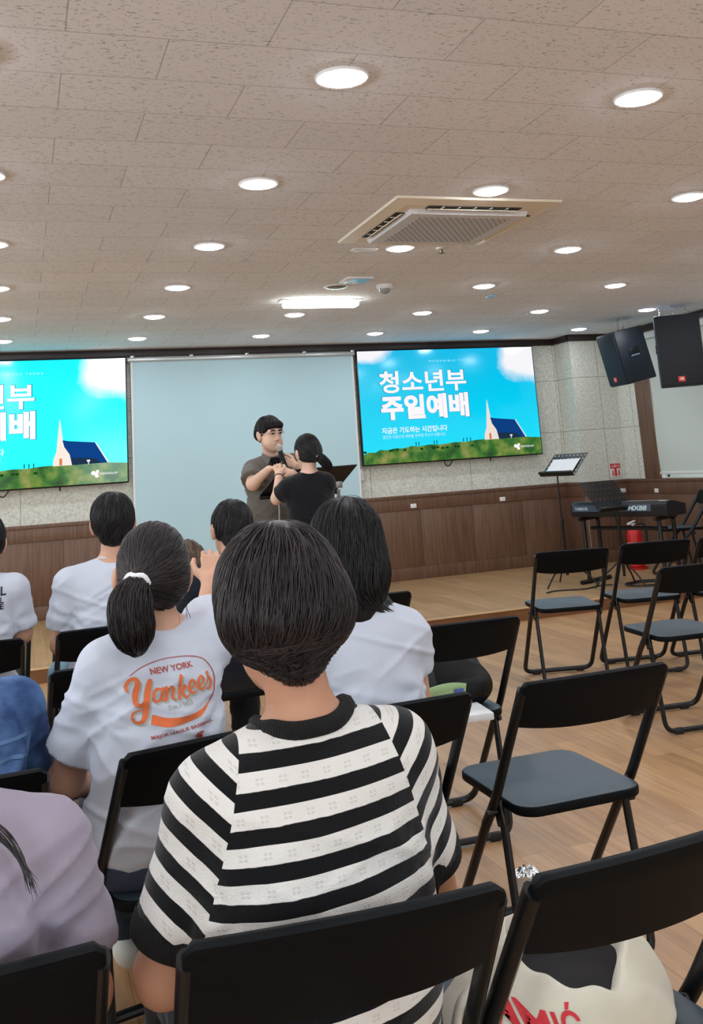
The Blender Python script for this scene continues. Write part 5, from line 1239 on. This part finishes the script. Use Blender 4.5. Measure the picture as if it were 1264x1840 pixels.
# ---- the two people standing at the lectern
M_gsh = cloth_mat('grey_shirt', (104, 98, 90), bump=.2); M_slack = cloth_mat('black_slacks', (28, 28, 31))
def face(root, HT, s, brow=True):
    dk = mat('eye_dark', (22, 16, 14), rough=.3)
    for sx in (-1, 1):
        obj('eye', MB().tube([HT(sx*.030-.014, .0915, .006), HT(sx*.030, .0965, .0075), HT(sx*.030+.014, .0915, .006)], [.002*s, .0056*s, .002*s], 8), dk, root, smooth=180)
        if brow: obj('eyebrow', MB().tube([HT(sx*.030-.018, .093, .026), HT(sx*.030, .0985, .030), HT(sx*.030+.018, .091, .026)], [.003*s, .0052*s, .003*s], 8), mat('brow_black', (20, 17, 17), rough=.8), root, smooth=180)
    obj('mouth', MB().tube([HT(-.022, .088, -.066), HT(0, .0975, -.070), HT(.022, .088, -.066)], [.002*s, .0065*s, .002*s], 8), mat('lip', (142, 72, 66), rough=.4), root, smooth=180)
    obj('teeth', MB().tube([HT(-.012, .0965, -.0665), HT(0, .1015, -.068), HT(.012, .0965, -.0665)], [.001*s, .0026*s, .001*s], 6), mat('teeth_white', (232, 228, 220), rough=.3), root, smooth=180)
J = dict(head=(1.722, 6.985, 1.616), hrot=hrot(198, -6, 2), neck=(1.735, 7.03, 1.455), shL=(1.592, 7.02, 1.372), shR=(1.905, 7.03, 1.40), chest=(1.745, 7.03, 1.27), waist=(1.75, 7.01, 1.09), pelvis=(1.75, 7.04, .93),
    elL=(1.552, 6.86, 1.270), wrL=(1.635, 6.705, 1.362), elR=(1.985, 6.92, 1.19), wrR=(1.862, 6.835, 1.375),
    hipL=(1.645, 7.04, .90), hipR=(1.855, 7.04, .90), knL=(1.64, 7.02, .48), knR=(1.86, 7.02, .48), anL=(1.63, 7.05, .085), anR=(1.87, 7.05, .085), foot=(0, -1, 0), bulk=1.14, wide=1.12,
    haL=dict(d=V(.55, -.62, .12), n_=V(0, .1, 1), side=-1, curl=.75, s=1.0), haR=dict(d=V(-.72, .05, .35), n_=V(-.25, -1, .1), side=1, curl=1.25, thumb=1.2, s=1.0))
P9 = figure('man in glasses and grey shirt speaking into a microphone in front of the screen', (1.745, 7.03, 0), J, h=.0048, fat=.013, hs=1.04, skin=SK3,
    shirt=dict(mat=M_gsh, r=.022, sleeve=.78, sw=.088, hem=.885, low=1, h=.007, amp=.013, seed=23, neck=.068, flare=.03), pants=dict(mat=M_slack, end=.97), shoes=mat('black_shoe', (18, 18, 19), rough=.35),
    hair=crop_hair(2400, vol=1.0, nape=-.045, seed=41, r=.0012, fringe=True, tip=False, back=.012))
HT = P9['HT']; face(P9['root'], HT, 1.15)
# shirt collar, placket, glasses, watch
nb = V(1.735, 7.03, 1.455)
for s_ in (-1, 1):
    pts = [nb+V(s_*-.062, .01, .028), nb+V(s_*-.070, -.05, .018), nb+V(s_*-.030, -.118, -.012), nb+V(s_*-.058, -.118, -.062), nb+V(s_*-.095, -.06, -.012)]
    g = MB(); g.add([p+V(0, -.004, .003) for p in pts]+[p+V(0, .004, -.003) for p in pts], [(0, 1, 2, 3, 4), (9, 8, 7, 6, 5)]+[(i, (i+1) % 5, 5+(i+1) % 5, 5+i) for i in range(5)]); obj('collar', g, M_gsh, P9['root'])
obj('undershirt', MB().prism([(-.045, .0), (.045, 0), (.0, -.15)], -.004, .004, lambda u, v, w: (nb[0]+u, nb[1]-.112+w, nb[2]-.012+v)), M_blk, P9['root'])
gl = MB()
for sx in (-1, 1):
    gl.tube([HT(sx*.032+.023*math.cos(t), .104-.004*abs(math.cos(t)), .003+.019*math.sin(t)) for t in np.linspace(0, 2*PI, 25)[:-1]], .0016, 6, closed=True)
    gl.tube([HT(sx*.055, .100, .006), HT(sx*.078, .07, .008), HT(sx*.086, .0, .004)], .0014, 6)
gl.tube([HT(-.010, .106, .006), HT(0, .109, .009), HT(.010, .106, .006)], .0015, 6)
obj('glasses', gl, mat('clear_frame', (196, 182, 170), rough=.25), P9['root'])
wr = npm(J['wrR']); d = wr-npm(J['elR']); d /= np.linalg.norm(d); u = np.cross(d, V(0, 0, 1)); u /= np.linalg.norm(u); w = np.cross(d, u)
obj('wristwatch', MB().tube([wr-d*.035+(u*math.cos(t)+w*math.sin(t))*.0345 for t in np.linspace(0, 2*PI, 25)[:-1]], .0075, 8, closed=True), M_white, P9['root'], smooth=180)
# microphone, held in the hand: a thing of its own
a = V(1.745, 6.83, 1.512); b = V(1.800, 6.822, 1.335); ax = (b-a)/np.linalg.norm(b-a); rot = Vector((0, 0, 1)).rotation_difference(Vector(ax)).to_matrix()
mc = thing('microphone', 'black handheld microphone with silver mesh head in the man\'s hand', 'microphone', tuple(b))
obj('handle', MB().lathe([(.019, .045), (.017, .07), (.0125, .19), (.0115, .205)], c=tuple(a-ax*.02), n=20, rot=rot), M_black, mc); obj('mesh_head', MB().lathe([(.002, -.006), (.014, -.002), (.0235, .012), (.0255, .028), (.022, .044), (.019, .048)], c=tuple(a-ax*.02), n=24, rot=rot), mat('mic_mesh', (206, 200, 188), rough=.4, metal=.5, bump=(900, .8)), mc)
# woman
J = dict(head=(1.836, 6.42, 1.458), hrot=hrot(14, -8, -3), neck=(1.832, 6.39, 1.315), shL=(1.690, 6.41, 1.232), shR=(1.945, 6.40, 1.250), chest=(1.828, 6.40, 1.15), waist=(1.828, 6.40, .99), pelvis=(1.828, 6.40, .86),
    elL=(1.628, 6.50, 1.165), wrL=(1.680, 6.595, 1.328), elR=(1.975, 6.54, 1.09), wrR=(1.775, 6.60, 1.325),
    hipL=(1.745, 6.40, .83), hipR=(1.91, 6.40, .83), knL=(1.745, 6.42, .45), knR=(1.91, 6.42, .45), anL=(1.745, 6.38, .085), anR=(1.91, 6.38, .085), foot=(0, 1, 0), bulk=.92, wide=.98, nk=.044,
    haL=dict(d=V(-.05, .55, .55), n_=V(-.3, -.6, .6), side=1, curl=.55, s=.9), haR=dict(d=V(-.75, .30, .35), n_=V(0, -.6, .7), side=-1, curl=.55, s=.9))
P10 = figure('woman in black with a short ponytail holding the speaker\'s hand at the lectern', (1.828, 6.40, 0), J, h=.0048, hs=.96, skin=SK3,
    shirt=dict(mat=M_blk, r=.018, sleeve=.62, sw=.064, hem=.78, low=1, h=.007, amp=.007, neck=.062, flare=.014), pants=dict(mat=M_slack, end=.97), shoes=mat('black_shoe', (18, 18, 19)),
    hair=ponytail((1.872, 6.325, 1.425), [(1.905, 6.315, 1.405), (1.935, 6.315, 1.37), (1.962, 6.32, 1.345)], (.016, .025, .026, .010), M_white, n=1800, nt=500, seed=51, r=.0012, vol=1.02))
wr = npm(J['wrL']); d = wr-npm(J['elL']); d /= np.linalg.norm(d); u = np.cross(d, V(0, 0, 1)); u /= np.linalg.norm(u); w = np.cross(d, u)
obj('bracelet', MB().tube([wr-d*.02+(u*math.cos(t)+w*math.sin(t))*.027 for t in np.linspace(0, 2*PI, 25)[:-1]], .004, 8, closed=True), M_black, P10['root'], smooth=180)

# ------------------------------------------------------------------ bags, book, cup, shoe
# canvas tote on the lower right chair
tt = thing('tote_bag', 'cream canvas tote bag with red lettering slumped on the lower right chair', 'bag', (.86, 1.56, .452))
M_can = cloth_mat('canvas', (214, 208, 190), weave=500, bump=.35)
rg = np.random.default_rng(5)
def tote(u, v):
    a = 2*PI*u; ca, sa = math.cos(a), math.sin(a)
    prof = [(1.08, .0), (1.12, .012), (1.06, .05), (.97, .09), (.87, .118), (.80, .138), (.75, .141), (.69, .130), (.60, .08), (.52, .03)]
    i = v*(len(prof)-1); k_ = int(min(i, len(prof)-2)); t = i-k_; rr = prof[k_][0]*(1-t)+prof[k_+1][0]*t; zz = prof[k_][1]*(1-t)+prof[k_+1][1]*t
    rr *= 1+.05*math.sin(3*a+1)+.03*math.sin(7*a+zz*30); hi = np.clip(zz/.14, 0, 1)
    zz *= 1+.15*math.sin(a+1.0)*hi-.22*hi*math.exp(-((a-5.05)/.55)**2)-.10*hi*max(0, -math.sin(a))
    rx, ry = .198, .135
    return (.80+rx*rr*ca*(1-.36*hi)+.036*hi, 1.575+ry*rr*sa*(1-.05*hi)-.012*hi, .453+max(zz, 0)+.004*math.sin(9*a+40*zz))
obj('bag', MB().grid(tote, 96, 40, wrap_u=True), M_can, tt, smooth=180)
obj('lining', MB().grid(lambda u, v: (.838+.104*v*math.cos(2*PI*u), 1.573+.088*v*math.sin(2*PI*u), .535+.03*v*v*math.sin(2*PI*u+.8)), 40, 6, wrap_u=True), mat('bag_inside', (26, 24, 26), rough=.8), tt)  # dark sheet set across the opening, standing for the dark interior
for y0, zt in ((1.655, .66), (1.50, .60)):
    pass
hd = catmull([(.66, 1.53, .565), (.615, 1.50, .555), (.60, 1.50, .50), (.63, 1.52, .46)], 8)
g = MB()
for i, p in enumerate(hd): g.v += [tuple(npm(p)+V(0, .012, .004)), tuple(npm(p)-V(0, .012, -.004))]
g.f = [(2*i, 2*i+1, 2*i+3, 2*i+2) for i in range(len(hd)-1)]; so = obj('handle', g, M_can, tt, smooth=180); md_ = so.modifiers.new('thickness', 'SOLIDIFY'); md_.thickness = .004
tree = None
# lettering pressed onto the front of the bag
bm = bmesh.new(); bm.from_mesh([c_ for c_ in tt.children if c_.name.startswith('bag')][0].data); bm.transform(Matrix.Translation(tt.location)); tree = BVHTree.FromBMesh(bm); bm.free()
a_, f_ = text_geo('MMIĆ', .02)
bm = bmesh.new(); vs = [bm.verts.new((float(p[0]), float(p[1]), 0)) for p in a_]
for q in f_:
    try: bm.faces.new([vs[i] for i in q])
    except ValueError: pass
bmesh.ops.triangulate(bm, faces=bm.faces); bmesh.ops.subdivide_edges(bm, edges=[e for e in bm.edges if e.calc_length() > .08], cuts=1); bmesh.ops.triangulate(bm, faces=bm.faces); bm.verts.index_update(); P_ = []
for p in bm.verts:
    w = Vector((.675+.105*p.co.x, 1.30, .516+.036*p.co.y-.006*p.co.x)); hit = tree.ray_cast(w, Vector((0, 1, 0)))[0]; last = hit if (hit and hit.y < 1.56) else Vector((w.x, last.y if 'last' in globals() and last else 1.5, w.z)); P_.append(last+Vector((0, -.002, .0005)))
obj('lettering', MB().add(P_, [tuple(v.index for v in f.verts) for f in bm.faces]), mat('print_red', (206, 52, 60), rough=.8), tt, smooth=180); bm.free()
# black backpack and open book on the third-row chair
bp_ = thing('backpack', 'black backpack lying on the chair behind the open green book', 'bag', (1.47, 3.62, .452))
M_bag = mat('black_nylon', (10, 11, 13), rough=.55, bump=(300, .4), spec=.3)
G = cut(U([(ell((1.47, 3.64, .555), (.195, .14, .125)), 0), (ell((1.53, 3.58, .51), (.16, .12, .085)), .05)]), ((0, 0, .453), (0, 0, -1)))
v, q = surface(G, .008); v = folds(v, G, .010, lambda P: ridge(P, (9, 9, 14), 2)-.3); obj('bag', mesh_np('bag', v, q), M_bag, bp_)
tb_ = BVHTree.FromPolygons([tuple(p) for p in v], [tuple(p) for p in q])
def on_bag(x, z, o=.004):
    h_ = tb_.ray_cast(Vector((x, 3.2, z)), Vector((0, 1, 0)))[0]; return (h_+Vector((0, -o, 0))) if h_ else Vector((x, 3.62, z))
obj('strap', MB().tube([on_bag(1.425+.02*math.sin(6*z), z, .006) for z in np.linspace(.47, .665, 12)], .019, 8, squash=.3, up=(1, 0, 0)), mat('grey_webbing', (46, 50, 56), rough=.7), bp_, smooth=180)
obj('zipper', MB().tube([on_bag(x, .56+.10*(x-1.30)) for x in np.linspace(1.30, 1.40, 8)], .004, 6), mat('grey_metal', (150, 152, 156), rough=.4), bp_)
obj('pocket', MB().grid(lambda u, w: tuple(on_bag(1.50+.13*u, .475+.08*w, .012*math.sin(PI*u)**.4*math.sin(PI*w)**.4+.001)), 14, 10), M_bag, bp_, smooth=180)
bk = thing('book', 'open book with a green cover lying on the chair beside the backpack', 'book', (1.46, 3.37, .452))
obj('pages', MB().box((1.515, 3.375, .464), (.11, .17, .024), rot=Matrix.Rotation(R(-6), 3, 'Z'), bevel=.003), mat('paper', (226, 228, 228)), bk)
obj('cover', MB().grid(lambda u, v: (1.375+.155*u, 3.462-.03*v-.01*math.sin(PI*u), .475+.075*v+.012*math.sin(PI*u)), 12, 4), mat('book_green', (172, 206, 150), rough=.5), bk).modifiers.new('thickness', 'SOLIDIFY').thickness = .003
obj('cover_picture', MB().grid(lambda u, v: (1.480+.036*u, 3.442-.02*v, .492+.045*v), 4, 4), mat('book_blue', (86, 104, 190), rough=.5), bk)
# dark bag on the fourth-row chair
b4 = thing('bag', 'dark ribbed bag leaning on the chair right of the bob-haired person', 'bag', (1.44, 4.5, .452))
G = cut(U([(ell((1.43, 4.50, .62), (.15, .12, .20)), 0), (ell((1.40, 4.42, .76), (.12, .08, .07)), .05)]), ((0, 0, .453), (0, 0, -1)))
v, q = surface(G, .010); v = folds(v, G, .008, lambda P: np.sin(P[:, 2]*140)*.5); obj('body', mesh_np('body', v, q), cloth_mat('dark_padded', (34, 38, 46)), b4)
# cup with a crinkled silver lid behind the lower right chair
cu = thing('cup', 'clear plastic cup with crinkled silver lid on the floor by the lower right chair', 'cup', (1.45, 2.92, 0))
k = NT('clear_plastic'); tb = k.n('BsdfTransparent'); k.b.inputs['Roughness'].default_value = .12; k.b.inputs['Base Color'].default_value = lin((206, 212, 210)); ms = k.n('MixShader'); ms.inputs[0].default_value = .30; k.l(tb, 0, ms, 1); k.l(k.b, 0, ms, 2); k.l(ms, 0, k.out, 0)
obj('cup_wall', MB().lathe([(.028, .0), (.030, .004), (.038, .102), (.039, .106), (.037, .106), (.029, .008)], c=(1.45, 2.92, .001), n=28), k.m, cu)
def lid(u, v):
    a = 2*PI*u; rr = .041*v; return (1.45+rr*math.cos(a), 2.92+rr*math.sin(a), .122-.012*v**3+.006*math.sin(9*a+3*v)*v*(1-v)*3+.004*math.sin(5*a)*v)
obj('lid', MB().grid(lid, 60, 10, wrap_u=True), mat('foil', (226, 228, 230), rough=.18, metal=.9), cu)
